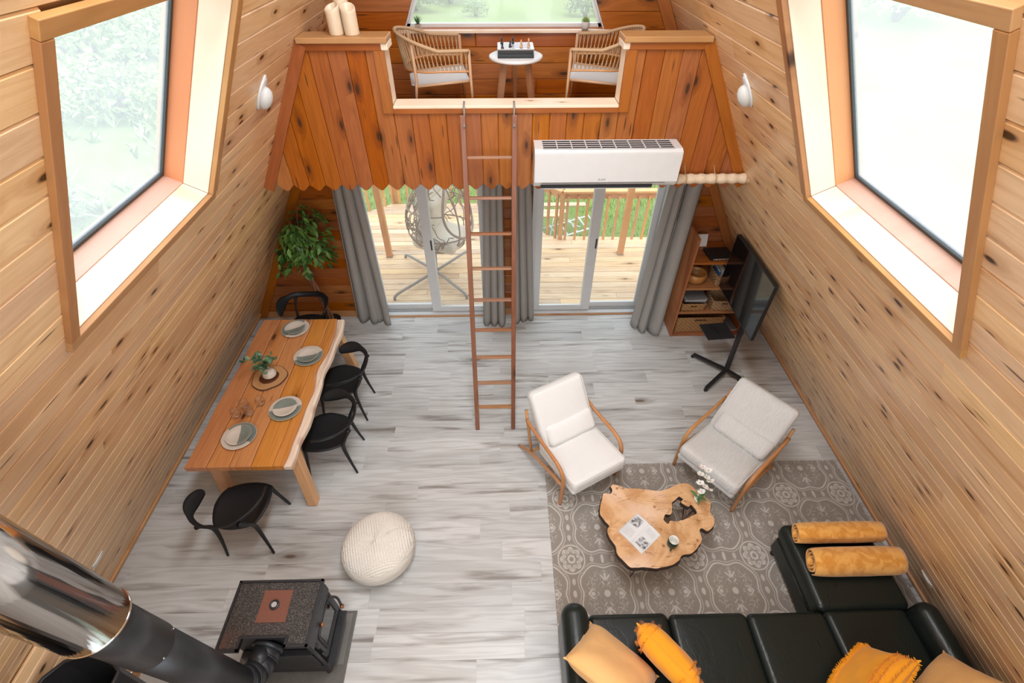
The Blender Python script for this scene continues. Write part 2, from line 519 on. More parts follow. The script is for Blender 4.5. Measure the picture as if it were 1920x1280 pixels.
# rug: ogee medallions and rosettes woven in pale thread
def rug_mat():
    g = G('woven_rug', .95, .1)
    x, y, z = g.sep(g.xyz())
    wx = g.noise(g.comb(x, y, 0.0), 30, 2)
    a0 = (x - .535) / .555 + (wx - .5) * .02
    b0 = (y - 1.79) / .59
    ra = (a0 + .5).fr() - .5; rb = (b0 + .5).fr() - .5
    ma = a0.fr() - .5; mb = b0.fr() - .5
    def pol(a, b):
        return (a * a + b * b).sqrt(), a.atan2(b)
    r, th = pol(ra, rb)
    q, ph = pol(ma, mb)
    def line(v, c, w): return (v - c).abs().ss(w + .009, w)
    # rosette
    m = line(r, .215 , .006)
    m = m.mx(line(r, .05, .012))
    pet = (th * 4).cos().abs()
    m = m.mx(line(r, pet * .05 + .125, .010))
    m = m.mx((r.ss(.06, .075)) * r.ss(.155, .14) * pet.ss(.985, .995) * .8)
    m = m.mx(line((th * 4 + PI / 4 * 0).sin().abs() * .06 + r, .16, .008) * r.ss(.06, .08))
    # medallion outline (scalloped)
    lob = (ph * 8).cos() * .014 + (ph * 4).cos() * .035
    m = m.mx(line(q + lob * 1.0, .415, .007) * r.gt(.235))
    m = m.mx(line(q + lob * 1.0, .455, .003) * r.gt(.235) * .7)
    # inner floral
    m = m.mx(q.ss(.055, .04))
    def ell(a, b, ca_, cb_, sa, sb):
        u = (a - ca_) / sa; v = (b - cb_) / sb
        return (u * u + v * v).ss(1.2, .7)
    aa, ab = ma.abs(), mb.abs()
    m = m.mx(ell(aa, mb, .22, 0., .035, .028))
    m = m.mx(line((aa - .24) * 1.0 + ab * 1.0, .045, .010) * aa.gt(.20) * ab.lt(.07))
    m = m.mx(ell(ma, ab, .0, .245, .018, .05))
    m = m.mx(line(ab - .17 - aa * .9, .02, .010) * aa.lt(.08) * ab.lt(.30) * ab.gt(.17))
    m = m.mx(line(ab - .10 - aa * .9, .0, .008) * aa.lt(.07) * aa.gt(.02) * .8)
    fl = g.noise(g.comb(aa * 9, ab * 9, 1.0), 1, 2, 1.5)
    m = m.mx(line(fl, .5, .020) * q.ss(.09, .11) * q.ss(.36, .33) * .55)
    # small motifs between
    m = m.mx(ell(ra.abs(), rb, .33, 0., .03, .05) * .8).mx(ell(ra, rb.abs(), 0., .33, .03, .05) * .8)
    m = m.mx(ell(ra.abs(), rb, .5, 0., .025, .07)).mx(ell(ra, rb.abs(), 0., .5, .03, .05))
    weave = g.noise(g.comb(x * 1.0, y * 3.0, 0.), 160, 2)
    wv2 = g.noise(g.comb(x, y, 2.0), 28, 3)
    base = g.mix(weave * .7 + wv2 * .3, (.25, .22, .19), (.38, .34, .30))
    lightc = g.mix(weave, (.50, .48, .44), (.66, .63, .59))
    g.col(g.mix(m * (wv2 * .4 + .72), base, lightc))
    g.bump(weave * .5 + m * .6, .35, .004)
    return g.m
MT['rug'] = rug_mat()

# ------------------------------------------------------------------ the sloped walls
Y0 = -1.6
WIN = {'left': (1.528, 2.80, 3.474, 4.692), 'right': (1.427, 2.716, 3.459, 4.729)}   # y0 y1 and slope distance s0 s1
SMAX = APEX * M
def wall_frame(side):
    if side == 'left':
        return frame((-W, 0, 0), (0, 1, 0), (K, 0, 1))
    return frame((W, 0, 0), (0, -1, 0), (-K, 0, 1))
CW = 0.14
for side in ('left', 'right'):
    F = wall_frame(side)
    sg = 1 if side == 'left' else -1                     # local x = sg * world y
    y0, y1, s0, s1 = WIN[side]
    # thick roof slab with the window hole
    mb = MB()
    def lx(a, b): return (min(a * sg, b * sg), max(a * sg, b * sg))
    for ya, yb, sa, sb in ((Y0 - .2, y0 - .02, 0, SMAX), (y1 + .02, YD + .3, 0, SMAX), (y0 - .02, y1 + .02, 0, s0 - .02), (y0 - .02, y1 + .02, s1 + .02, SMAX)):
        xa, xb = lx(ya, yb)
        mb.box(xa, xb, sa, sb, -.30, -.019)
    wall = obj('wall_' + side, mb, MT['casing'], m=F, kind='structure')
    n = int(5.75 / CW)
    for i in range(n):
        sa, sb = i * CW + .002, (i + 1) * CW - .001
        spans = [(Y0, YD)]
        if sb > s0 and sa < s1:
            spans = [(Y0, y0 - .01), (y1 + .01, YD)]
        for a, b in spans:
            x = a
            L = rnd.uniform(.8, 3.4)
            while x < b - .01:
                e = min(b, x + L)
                if b - e < .4: e = b
                xa, xb = lx(x, e)
                # origin at its own centre so that the grain differs
                c = (xa + xb) / 2
                h = (xb - xa) / 2 - .0002
                mb = MB().plank([(-h, -(sb - sa) / 2), (h, -(sb - sa) / 2), (h, (sb - sa) / 2), (-h, (sb - sa) / 2)], .017, .006, ends=False)
                o = obj('plank', mb, MT['pine'], wall, T(c, (sa + sb) / 2, rnd.uniform(-.0003, .0003)))
                x = e
                L = rnd.uniform(2.6, 4.2)
    # window: lined opening, casing, gasket and pane
    win = obj('window_1' if side == 'left' else 'window_2', MB().box(*lx(y0 - .06, y1 + .06), s0 - .05, s0 - .03, -.29, -.02), MT['casing'], m=F, kind='structure')
    D1, D2, TH = -.14, -.265, .02
    def board(name, mat, a, b, c, d, z0, z1, rot=False):
        xa, xb = lx(a, b)
        cx, cy, cz = (xa + xb) / 2, (c + d) / 2, (z0 + z1) / 2
        if rot:      # grain along the slope
            mb = MB().cbox(-(d - c) / 2, (d - c) / 2, -(xb - xa) / 2, (xb - xa) / 2, -(z1 - z0) / 2, (z1 - z0) / 2, .003)
            return obj(name, mb, mat, win, T(cx, cy, cz) @ RZ(PI / 2))
        mb = MB().cbox(-(xb - xa) / 2, (xb - xa) / 2, -(d - c) / 2, (d - c) / 2, -(z1 - z0) / 2, (z1 - z0) / 2, .003)
        return obj(name, mb, mat, win, T(cx, cy, cz))
    for (za, zb, mh, mv) in ((D1, -.002, MT['pine_pale'], MT['pine_pale']), (D2, D1, MT['sill_stain'], MT['reveal_stain'])):
        e = 0 if za == D1 else .004
        board('sill_board', mh, y0, y1, s0 - .02, s0 + e, za, zb)
        board('head_board', mv, y0, y1, s1 - e, s1 + .02, za, zb)
        board('jamb_board', mv, y0 - .02, y0 + e, s0, s1, za, zb, True)
        board('jamb_board', mv, y1 - e, y1 + .02, s0, s1, za, zb, True)
    cw, cp = .060, .024
    board('casing', MT['casing'], y0 - cw, y1 + cw, s0 - cw, s0 - .004, -.001, cp)
    board('casing', MT['casing'], y0 - cw, y1 + cw, s1 + .004, s1 + cw, -.001, cp)
    board('casing', MT['casing'], y0 - cw, y0 - .004, s0 - .003, s1 + .003, -.001, cp, True)
    board('casing', MT['casing'], y1 + .004, y1 + cw + .01, s0 - .003, s1 + .003, -.001, cp + .002, True)
    gk = MB()
    xa, xb = lx(y0, y1)
    for q in ((xa, xb, s0 + .004, s0 + .026), (xa, xb, s1 - .026, s1 - .004), (xa + .004, xa + .026, s0 + .02, s1 - .02), (xb - .026, xb - .004, s0 + .02, s1 - .02)):
        gk.box(q[0], q[1], q[2], q[3], -.263, -.240)
    obj('gasket', gk, plain('rubber_gasket_' + side, (.05, .065, .07), .5), win)
    obj('pane', MB().box(xa + .01, xb - .01, s0 + .01, s1 - .01, -.257, -.251), MT['glass_hazy'], win)
    # baseboard
    bb = MB().cbox(*lx(Y0, YD), 0, .10, .0, .022, .004)
    obj('baseboard_' + side, bb, MT['base'], m=F @ T(0, 0, 0), kind='structure')

# ------------------------------------------------------------------ gable wall with doors below and window above
FG = frame((0, YD, 0), (1, 0, 0), (0, 0, 1))
DOORS = ((-1.83, -.20), (.32, 1.95))
DH = 2.06
GW = dict(z0=3.463, z1=4.95, hw0=.935, sl=.45)     # gable window: half width shrinks with height
def hw(z): return W - K * z
mb = MB()
TB = .02
def gbox(xa, xb, za, zb):
    # clipped by the slope of the roof
    l0, l1 = hw(za) + .2, hw(zb) + .2
    mb.prism([(max(xa, -l0), za), (min(xb, l0), za), (min(xb, l1), zb), (max(xa, -l1), zb)], -.22, -.019)
gbox(-W, DOORS[0][0], 0, DH); gbox(DOORS[0][1], DOORS[1][0], 0, DH); gbox(DOORS[1][1], W, 0, DH)
gbox(-W, W, DH, GW['z0'])
zt = GW['z1']
g0, g1 = GW['hw0'], GW['hw0'] - GW['sl'] * (zt - GW['z0'])
for s in (-1, 1):
    poly = [(s * g0, GW['z0']), (s * (hw(GW['z0']) + .2), GW['z0']), (s * (hw(zt) + .2), zt), (s * g1, zt)]
    if s < 0: poly.reverse()
    mb.prism(poly, -.22, -.019)
gbox(-W, W, zt, APEX)
gable = obj('wall_front', mb, MT['shelf'], m=FG, kind='structure')
BE = .1395
z = GW['z0'] - .007 - 25 * BE
k = 0
while z < 5.6:
    za, zb = max(z + .0015, .0), z + BE
    z += BE; k += 1
    if zb < .05: continue
    def clipx(x, zz, s): return x
    segs = []
    L0, L1 = -hw(za), -hw(zb)
    if za < DH - .02:
        segs = [(L0, L1, DOORS[0][0] - .0, DOORS[0][0] - .0), (DOORS[0][1], DOORS[0][1], DOORS[1][0], DOORS[1][0]), (DOORS[1][1], DOORS[1][1], -L0, -L1)]
    elif za > GW['z0'] - .02 and za < zt:
        w0 = GW['hw0'] - GW['sl'] * (za - GW['z0']); w1 = GW['hw0'] - GW['sl'] * (zb - GW['z0'])
        segs = [(L0, L1, -w0, -w1), (w0, w1, -L0, -L1)]
    else:
        j = rnd.uniform(-.7, .7)
        segs = [(L0, L1, j, j), (j, j, -L0, -L1)]
        if abs(L0) > 1.9:
            j2 = j + 1.6 if j < 0 else j - 1.6
            a, b = min(j, j2), max(j, j2)
            segs = [(L0, L1, a, a), (a, a, b, b), (b, b, -L0, -L1)]
    for (a0, a1, b0, b1) in segs:
        c = (a0 + b0) / 2
        zc = (za + zb) / 2
        poly = [(a0 + .0006 - c, za - zc), (b0 - .0006 - c, za - zc), (b1 - .0006 - c, zb - zc), (a1 + .0006 - c, zb - zc)]
        obj('plank', MB().plank(poly, .017, .006), MT['stain'], gable, T(c, zc, rnd.uniform(-.001, .001)))
# trims: slope-following corner boards and window casing
def xz_bar(name, a, b, w, d, mat, parent=None, kind='structure', out=0.0, m=None):
    a, b = Vector((a[0], YD, a[1])), Vector((b[0], YD, b[1]))
    L = (b - a).length
    Fm = frame((a + b) / 2 - Vector((0, out, 0)), (b - a), Vector((0, -1, 0)).cross((b - a)))
    return Fm, L
def gable_trim(name, a, b, w, d, mat, parent, out=0.0, kind=None):
    dx = Vector((b[0] - a[0], 0, b[1] - a[1]))
    L = dx.length
    X = dx.normalized()
    Z = Vector((0, -1, 0))
    Yv = Z.cross(X)
    Fm = frame(((a[0] + b[0]) / 2, YD - out, (a[1] + b[1]) / 2), X, Yv)
    mb = MB().cbox(-L / 2, L / 2, -w / 2, w / 2, 0, d, .003)
    if parent is not None:
        Fm = parent.matrix_local.inverted() @ Fm
    o = obj(name, mb, mat, parent, Fm)
    if kind: o['kind'] = kind
    return o
for i, s in enumerate((-1, 1)):
    gable_trim('trim_%d' % (i + 1), (s * (hw(0) - .06), 0), (s * (hw(5.4) - .06), 5.4), .10, .03, MT['stain_trim'], None, 0, 'structure')
win = obj('window_3', MB().box(-1.02, 1.02, GW['z0'] - .024, GW['z0'] - .002, -.20, .035), MT['pine_pale'], m=FG, kind='structure')
for s in (-1, 1):
    gable_trim('casing', (s * (g0 + .045), GW['z0'] - .02), (s * (g1 + .045), zt), .085, .028, MT['stain_trim'], win)
gable_trim('casing', (-g1, zt + .04), (g1, zt + .04), .085, .028, MT['stain_trim'], win)
gable_trim('apron', (-1.0, GW['z0'] - .075), (1.0, GW['z0'] - .075), .095, .02, MT['stain_trim'], win)
for s in (-1, 1):     # white liners
    m = MB()
    m.bar((s * g0, GW['z0'], -.11), (s * g1, zt, -.11), .18, .014, up=(1, 0, 0))
    obj('jamb_liner', m, MT['white_vinyl'], win)
obj('pane', MB().prism([(-g0, GW['z0']), (g0, GW['z0']), (g1, zt), (-g1, zt)], -.125, -.119), MT['glass_hazy2'], win)
fr = MB()
fr.box(-g0, g0, GW['z0'], GW['z0'] + .03, -.14, -.10)
for s in (-1, 1): fr.bar((s * (g0 - .02), GW['z0'], -.12), (s * (g1 - .02), zt, -.12), .04, .03, up=(1, 0, 0))
obj('sash', fr, MT['white_vinyl'], win)
bm = MB()
bm.cbox(-W + .05, DOORS[0][0] - .03, 0, .10, 0, .018); bm.cbox(DOORS[1][1] + .03, W - .05, 0, .10, 0, .018); bm.cbox(DOORS[0][1] + .03, DOORS[1][0] - .03, 0, .10, 0, .018)
obj('baseboard_front', bm, MT['base'], m=FG, kind='structure')

# rear gable behind the camera: tall window between two solid cheeks
mb = MB()
FR = frame((0, Y0, 0), (-1, 0, 0), (0, 0, 1))
RW0, RW1 = 1.55, .80
mb.prism([(-W - .2, 0), (W + .2, 0), (hw(1.9) + .2, 1.9), (-hw(1.9) - .2, 1.9)], -.2, 0)
mb.prism([(-hw(4.7) - .2, 4.7), (hw(4.7) + .2, 4.7), (.1, APEX), (-.1, APEX)], -.2, 0)
mb.prism([(RW0, 1.9), (hw(1.9) + .2, 1.9), (hw(4.7) + .2, 4.7), (RW1, 4.7)], -.2, 0)
mb.prism([(-hw(1.9) - .2, 1.9), (-RW0, 1.9), (-RW1, 4.7), (-hw(4.7) - .2, 4.7)], -.2, 0)
rw = obj('wall_rear', mb, MT['pine'], m=FR, kind='structure')
rwin = obj('window_4', MB().bar((-RW0, 1.9, -.06), (-RW1, 4.7, -.06), .18, .08, up=(1, 0, 0)).bar((RW0, 1.9, -.06), (RW1, 4.7, -.06), .18, .08, up=(1, 0, 0)).box(-.04, .04, 1.9, 4.7, -.15, .03).box(-RW0, RW0, 1.85, 1.93, -.15, .05).box(-RW1, RW1, 4.66, 4.74, -.15, .05).box(-1.19, 1.19, 3.2, 3.27, -.15, .03), MT['casing'], m=FR, kind='structure')
obj('pane', MB().prism([(-RW0, 1.92), (RW0, 1.92), (RW1, 4.68), (-RW1, 4.68)], -.10, -.094), MT['glass_hazy2'], rwin)
obj('ceiling', MB().box(-.5, .5, Y0 - .2, YD + .3, APEX - .55, APEX - .5), MT['pine'], kind='structure')

# ------------------------------------------------------------------ floor
fl = obj('floor', MB().box(-W - .3, W + .3, Y0 - .2, YD + .22, -.10, -.011), MT['casing'], kind='structure')
PW = .192
y = YD - .002
row = 0
while y > -.4:
    ya = max(y - PW, -.5)
    x = -W + .005 - rnd.uniform(0, 1.15)
    while x < W:
        xa, xb = max(x, -W + .005), min(x + 1.22, W - .005)
        if xb - xa > .02:
            h, v = (xb - xa) / 2 - .0003, (y - ya) / 2 - .0003
            obj('floor_plank', MB().plank([(-h, -v), (h, -v), (h, v), (-h, v)], .010, .0012, ends=False), MT['lam'], fl, T((xa + xb) / 2, (y + ya) / 2, 0))
        x += 1.22
    y -= PW
    row += 1
obj('floor_remainder', MB().box(-W, W, Y0, y + .0, -.010, 0), MT['lam'], fl)

# ------------------------------------------------------------------ loft: floor slab, boarded parapet with pointed board ends
lf = obj('floor_loft', MB().box(-hw(2.62) , hw(2.62), YP + .03, YD - .019, 2.62, 2.86), MT['stain_trim'], kind='structure')
y = YD - .02
while y > YP + .03:
    ya = max(y - .14, YP + .03)
    obj('loft_board', MB().plank([(-(hw(2.88)), -(y - ya) / 2 + .001), (hw(2.88), -(y - ya) / 2 + .001), (hw(2.88), (y - ya) / 2 - .001), (-hw(2.88), (y - ya) / 2 - .001)], .018, .003), MT['stain'], lf, T(0, (y + ya) / 2, 2.879))
    y -= .14
XO0, XO1, ZS, ZT = -.902, .900, 3.160, 3.547      # opening of the parapet
PF = frame((0, YP, 0), (0, 0, 1), (-1, 0, 0))      # local x up, local y = -world x, z to the room
core = MB()
core.box(2.62, ZS - .06, -1.86, 1.86, -.10, -.019)
for a, b in ((XO1 + .01, 1.56), (-1.56, XO0 - .01)):
    core.box(ZS - .1, ZT + .02, -b, -a, -.10, -.019)
par = obj('wall_parapet', core, MT['stain_trim'], m=PF, kind='structure')
BW = .1405
x = -1.895 - BW * 1
ZN, ZTIP = 2.497, 2.444
while x < 2.05:
    xa, xb = x + .0012, x + BW - .0012
    x += BW
    xm = (xa + xb) / 2
    # top limited by the sill, the cap or the sloping wall
    def top(xx):
        t = (W - .02 - abs(xx)) / K
        lim = ZS - .06 if XO0 - .02 < xm < XO1 + .02 else ZT
        return min(t, lim)
    ta, tb = top(xa), top(xb)
    if min(ta, tb) < ZTIP + .05:
        if max(ta, tb) < ZTIP + .1: continue
        ta, tb = max(ta, ZN + .01), max(tb, ZN + .01)
    zc = (ZTIP + (ta + tb) / 2) / 2
    # outline in (up, -x): CCW
    poly = [(ZN, -xa), (ZTIP, -(xa + BW * .40)), (ZTIP, -(xb - BW * .40)), (ZN, -xb), (tb, -xb), (ta, -xa)]
    poly = [(p[0] - zc, p[1] + xm) for p in poly]
    ar = sum(poly[i - 1][0] * poly[i][1] - poly[i][0] * poly[i - 1][1] for i in range(len(poly)))
    if ar < 0: poly.reverse()
    obj('board', MB().plank(poly, .017, .005), MT['stain'], par, T(zc, -xm, rnd.uniform(-.001, .001)))
def px(name, x0, x1, y0, y1, z0, z1, mat, c=.004, ax='x'):
    """board of the parapet in world extents, grain along ax"""
    cx, cy, cz = (x0 + x1) / 2, (y0 + y1) / 2, (z0 + z1) / 2
    if ax == 'x':
        F2 = frame((cx, cy, cz), (1, 0, 0), (0, 1, 0))
        mb = MB().cbox(-(x1 - x0) / 2, (x1 - x0) / 2, -(y1 - y0) / 2, (y1 - y0) / 2, -(z1 - z0) / 2, (z1 - z0) / 2, c)
    else:
        F2 = frame((cx, cy, cz), (0, 0, 1), (1, 0, 0))
        mb = MB().cbox(-(z1 - z0) / 2, (z1 - z0) / 2, -(x1 - x0) / 2, (x1 - x0) / 2, -(y1 - y0) / 2, (y1 - y0) / 2, c)
    return obj(name, mb, mat, par, PF.inverted() @ F2)
for s, xa in ((-1, XO0), (1, XO1)):
    xi, xo = xa, s * 1.55
    a, b = min(xi, xo), max(xi, xo)
    px('header_board', a, b, YP - .022, YP, ZT - .005, ZT + .045, MT['stain_trim'])
    ci = xa - s * .03
    a, b = min(ci, s * 1.53), max(ci, s * 1.53)
    px('cap', a, b, YP - .045, YP + .175, ZT + .045, ZT + .085, MT['pine_pale'] if False else MT['casing'], .006)
    px('cleat', min(ci, xa + s * .02), max(ci, xa + s * .02), YP - .03, YP + .16, ZT + .0, ZT + .045, MT['pine_pale'])
    # vertical casing and pale liner of the opening
    px('post_casing', min(xa, xa + s * .085), max(xa, xa + s * .085), YP - .022, YP, ZS - .06, ZT - .005, MT['stain_trim'], ax='z')
    px('liner', min(xa, xa + s * .02), max(xa, xa + s * .02), YP - .02, YP + .165, ZS, ZT, MT['pine_pale'], ax='z')
    px('back_panel', min(xa + s * .02, s * 1.56), max(xa + s * .02, s * 1.56), YP + .10, YP + .118, 2.88, ZT + .04, MT['stain'])
    # slanted edge board along the wall
    a = Vector((s * (hw(2.47) - .045), YP - .024, 2.47)); b = Vector((s * (hw(ZT + .04) - .045), YP - .024, ZT + .04))
    X = (b - a).normalized()
    F2 = frame((a + b) / 2, X, Vector((0, -1, 0)).cross(X))
    L = (b - a).length
    obj('edge_board', MB().cbox(-L / 2, L / 2, -.045, .045, -.022, .004, .004), MT['stain_trim'], par, PF.inverted() @ F2)
px('sill_casing', XO0 - .0, XO1 + .0, YP - .022, YP, ZS - .062, ZS - .002, MT['stain_trim'])
px('sill', XO0, XO1, YP - .024, YP + .165, ZS - .022, ZS, MT['pine_pale'])
px('sill_back', XO0, XO1, YP + .10, YP + .118, 2.88, ZS - .022, MT['stain'])

# ------------------------------------------------------------------ sliding doors
HND = plain('door_latch_dark', (.02, .025, .03), .4)
for di, (xa, xb) in enumerate(DOORS):
    d = obj('door_%d' % (di + 1), MB().box(xa - .0, xb + .0, YD - .03, YD + .15, .0, .035).box(xa, xa + .05, YD - .02, YD + .15, .035, DH).box(xb - .05, xb, YD - .02, YD + .15, .035, DH).box(xa, xb, YD - .02, YD + .15, DH - .05, DH), MT['white_vinyl'], kind='structure')
    obj('track', MB().box(xa + .05, xb - .05, YD + .035, YD + .045, .035, .045).box(xa + .05, xb - .05, YD + .095, YD + .105, .035, .045), MT['steel'], d)
    xm = (-.992 if di == 0 else 1.112)
    for pi in range(2):
        # interior panel on the right of the left door, on the left of the right door
        if di == 0: inner = pi == 1
        else: inner = pi == 0
        a, b = (xa + .05, xm + .06) if pi == 0 else (xm - .06, xb - .05)
        yy = YD + .02 if inner else YD + .08
        zb, ztp, sw, th = .045, DH - .05, .085, .038
        bw = .085
        p = MB()
        sL = .12 if (pi == 1 and di == 0) or (pi == 0 and di == 1) else sw
        la, lb = (sL if (pi == 1) else sw), (sL if pi == 0 else sw)
        p.cbox(a, a + la, yy, yy + th, zb, ztp, .004).cbox(b - lb, b, yy, yy + th, zb, ztp, .004)
        p.cbox(a + la, b - lb, yy, yy + th, zb, zb + bw, .004).cbox(a + la, b - lb, yy, yy + th, ztp - bw, ztp, .004)
        pn = obj('sliding_panel' if inner else 'fixed_panel', p, MT['white_vinyl'], d)
        obj('pane', MB().box(a + la - .005, b - lb + .005, yy + .015, yy + .022, zb + bw - .005, ztp - bw + .005), MT['glass'], pn)
        if inner:
            hx = a + .095 if di == 0 else b - .095
            hx = xm + .04 if di == 0 else xm + .035
            obj('latch', MB().cbox(hx - .009, hx + .009, yy - .008, yy + .001, 1.06, 1.20, .002), HND, pn)
    obj('inner_sill', MB().cbox(xa, xb, YD - .05, YD - .028, .0, .016, .002), MT['base'], d)

# ------------------------------------------------------------------ outdoors: lawn, deck, railing, bushes, hanging chair
def lawn_mat():
    g = G('meadow_grass', .9, .1)
    x, y, z = g.sep(g.xyz())
    a = g.noise(g.comb(x, y, 0.), 9, 5); b = g.noise(g.comb(x, y, 3.), .5, 3); c = g.noise(g.comb(x, y, 7.), 60, 2)
    g.col(g.mix(b.ss(.35, .65) * .6, g.mix(a * .6 + c * .4, (.10, .17, .03), (.24, .33, .08)), g.mix(c, (.15, .20, .08), (.28, .33, .15))))
    g.bump(a * .5 + c * .5, .8, .05)
    return g.m
GL = -.75
lw = MB()
N = 72
def gz(x, y):
    k = min(1, max(0, (max(abs(x) - 7, y - 12)) / 5))
    return GL + noise.noise(Vector((x * .06, y * .06, 0))) * 1.0 * k + noise.noise(Vector((x * .5, y * .5, 3))) * .25 * k
for j in range(N + 1):
    for i in range(N + 1):
        x = -60 + 120 * i / N; y = -50 + 140 * j / N
        lw.v.append(Vector((x, y, gz(x, y))))
lw.f = [(j * (N + 1) + i, j * (N + 1) + i + 1, (j + 1) * (N + 1) + i + 1, (j + 1) * (N + 1) + i) for j in range(N) for i in range(N)]
lw.sm = [True] * len(lw.f)
obj('ground', lw, lawn_mat(), kind='structure')

def leaf_mat(name, a, b, rough=.45, trans=0.0):
    g = G(name, rough, .4)
    n = g.noise(g.xyz(), 7, 2)
    r = g.rand()
    h = g.noise(g.xyz(), 45, 1)
    g.col(g.mix((n * .4 + h * .35 + r * .25).ss(.3, .7), a, b))
    return g.m
GRS = leaf_mat('grass_blade', (.16, .27, .03), (.46, .56, .14), .7)
gt = MB()
for i in range(9000):
    x = rnd.uniform(-4.2, 4.6); y = rnd.uniform(7.0, 13.5)
    if y < 9.4 and -3.6 < x < 1.1: continue
    if x >= .9 and y < 7.5: continue
    a = rnd.uniform(0, 2 * PI); h = rnd.uniform(.05, .16)
    d = Vector((math.cos(a), math.sin(a), 0))
    p = Vector((x, y, GL))
    w = d * .012
    gt.add([p - w, p + w, p + Vector((-d.y, d.x, 0)) * h * .5 + Vector((0, 0, h))], [(0, 1, 2)])
obj('grass', gt, GRS, kind='stuff')
wd_ = MB()
for i in range(5200):
    x, y = rnd.uniform(-24, -6.5), rnd.uniform(4, 32)
    if noise.noise(Vector((x * .35, y * .35, 9))) < rnd.uniform(-.3, .25): continue
    p = Vector((x, y, gz(x, y) - .02))
    for k in range(3):
        a = rnd.uniform(0, 2 * PI)
        wd_.leaf(p, (math.cos(a), math.sin(a), rnd.uniform(.6, 2)), (0, 0, 1), rnd.uniform(.25, .6), rnd.uniform(.05, .14))
obj('tall_weeds', wd_, leaf_mat('weed_leaf', (.12, .20, .06), (.40, .50, .22), .7), kind='stuff')

DZ = -.10
dk = obj('floor_deck', MB().box(-3.4, 3.6, YD + .16, 7.35, DZ - .2, DZ - .03).box(-3.2, -.45, 7.35, 8.3, DZ - .2, DZ - .03), MT['casing'], kind='structure')
deck_poly = [(-3.5, 5.43), (3.7, 5.43), (3.7, 7.42), (.95, 7.42), (-.45, 8.72), (-2.15, 8.86), (-3.5, 7.9)]
def span_at(yv):
    xs = []
    n = len(deck_poly)
    for i in range(n):
        (xa, ya), (xb, yb) = deck_poly[i], deck_poly[(i + 1) % n]
        if (ya - yv) * (yb - yv) < 0:
            xs.append(xa + (xb - xa) * (yv - ya) / (yb - ya))
    return (min(xs), max(xs)) if xs else None
y = 5.44
while y < 8.8:
    a, b = y, y + .136
    s0_, s1_ = span_at(a + .004), span_at(min(b, 8.85))
    if s0_ and s1_:
        cut = rnd.uniform(-1.8, 1.8)
        for (l0, l1, r0, r1) in ((s0_[0], s1_[0], cut, cut), (cut, cut, s0_[1], s1_[1])):
            c = (l0 + r0) / 2; yc = (a + b) / 2
            if r0 - l0 < .1 or r1 - l1 < .1: continue
            obj('deck_board', MB().plank([(l0 - c + .001, a - yc), (r0 - c - .001, a - yc), (r1 - c - .001, b - yc), (l1 - c + .001, b - yc)], .028, .004), MT['deck'], dk, T(c, yc, DZ + rnd.uniform(-.001, .001)))
    y += .1405
def railing(pts, label):
    t = thing('deck_railing', label, 'railing', (pts[0][0], pts[0][1], DZ))
    o = Vector(pts[0] + (DZ,))
    for i in range(len(pts) - 1):
        a = Vector(pts[i] + (0,)) ; b = Vector(pts[i + 1] + (0,))
        a = Vector((a.x, a.y, DZ)) - o; b = Vector((b.x, b.y, DZ)) - o
        d = (b - a).normalized(); L = (b - a).length
        sd = Vector((-d.y, d.x, 0))
        def rail(name, zc, w, h, mat=MT['cedar']):
            F2 = frame((a + b) / 2 + Vector((0, 0, zc)), d, sd)
            obj(name, MB().cbox(-L / 2, L / 2, -w / 2, w / 2, -h / 2, h / 2, .004), mat, t, F2)
        rail('hand_rail', .895, .12, .035)
        rail('upper_rail', .82, .035, .11)
        n = max(1, int(L / .165))
        for k in range(n):
            p = a + d * (L * (k + .5) / n) + sd * .03
            F2 = frame(p + Vector((0, 0, .40)), (0, 0, 1), d)
            obj('baluster', MB().cbox(-.42, .42, -.019, .019, -.019, .019, .002), MT['cedar'], t, F2)
        if i > 0:
            F2 = frame(a + Vector((0, 0, .42)), (0, 0, 1), (1, 0, 0))
            obj('post', MB().cbox(-.45, .45, -.036, .036, -.036, .036, .004), MT['cedar'], t, F2)
    return t
railing([(3.7, 7.44), (.97, 7.44), (-.43, 8.74), (-2.15, 8.88), (-3.5, 7.92)], 'cedar deck railing with square balusters beyond the glass doors')
for x, lab in ((-1.96, 'square wooden porch post standing on the deck by the hanging chair'), (1.955, 'square wooden porch post standing on the deck outside the open door')):
    t = thing('porch_post', lab, 'post', (x, 6.94, DZ))
    obj('shaft', MB().cbox(-1.23, 1.23, -.046, .046, -.046, .046, .004), MT['cedar'], t, frame((0, 0, 1.23), (0, 0, 1), (1, 0, 0)))
    obj('base_shoe', MB().cbox(-.055, .055, -.055, .055, 0, .012, .002), MT['grey_metal'], t)
t = thing('porch_beam', 'long cedar beam resting on the two porch posts', 'beam', (0, 6.94, DZ + 2.46))
obj('timber', MB().cbox(-3, 3, -.05, .05, 0, .16, .005), MT['cedar'], t)

# white folding rack lying on the grass
t = thing('folding_rack', 'white folded clothes rack lying on the grass past the railing', 'rack', (1.15, 8.55, GL + .16), R(28))
m = MB()
for s in (-.22, .22):
    m.tube([(-.75, s, .02), (.75, s, .02)], .018, 6)
for k in range(7):
    m.tube([(-.7 + k * .233, -.22, .02), (-.7 + k * .233 + .08, .22, .06)], .014, 6)
obj('frame', m, MT['white'], t)
m = MB().tube([(-.5, -.3, .03), (0, .3, .2), (.3, -.2, .1)], .014, 6)
obj('leg', m, MT['white'], t)

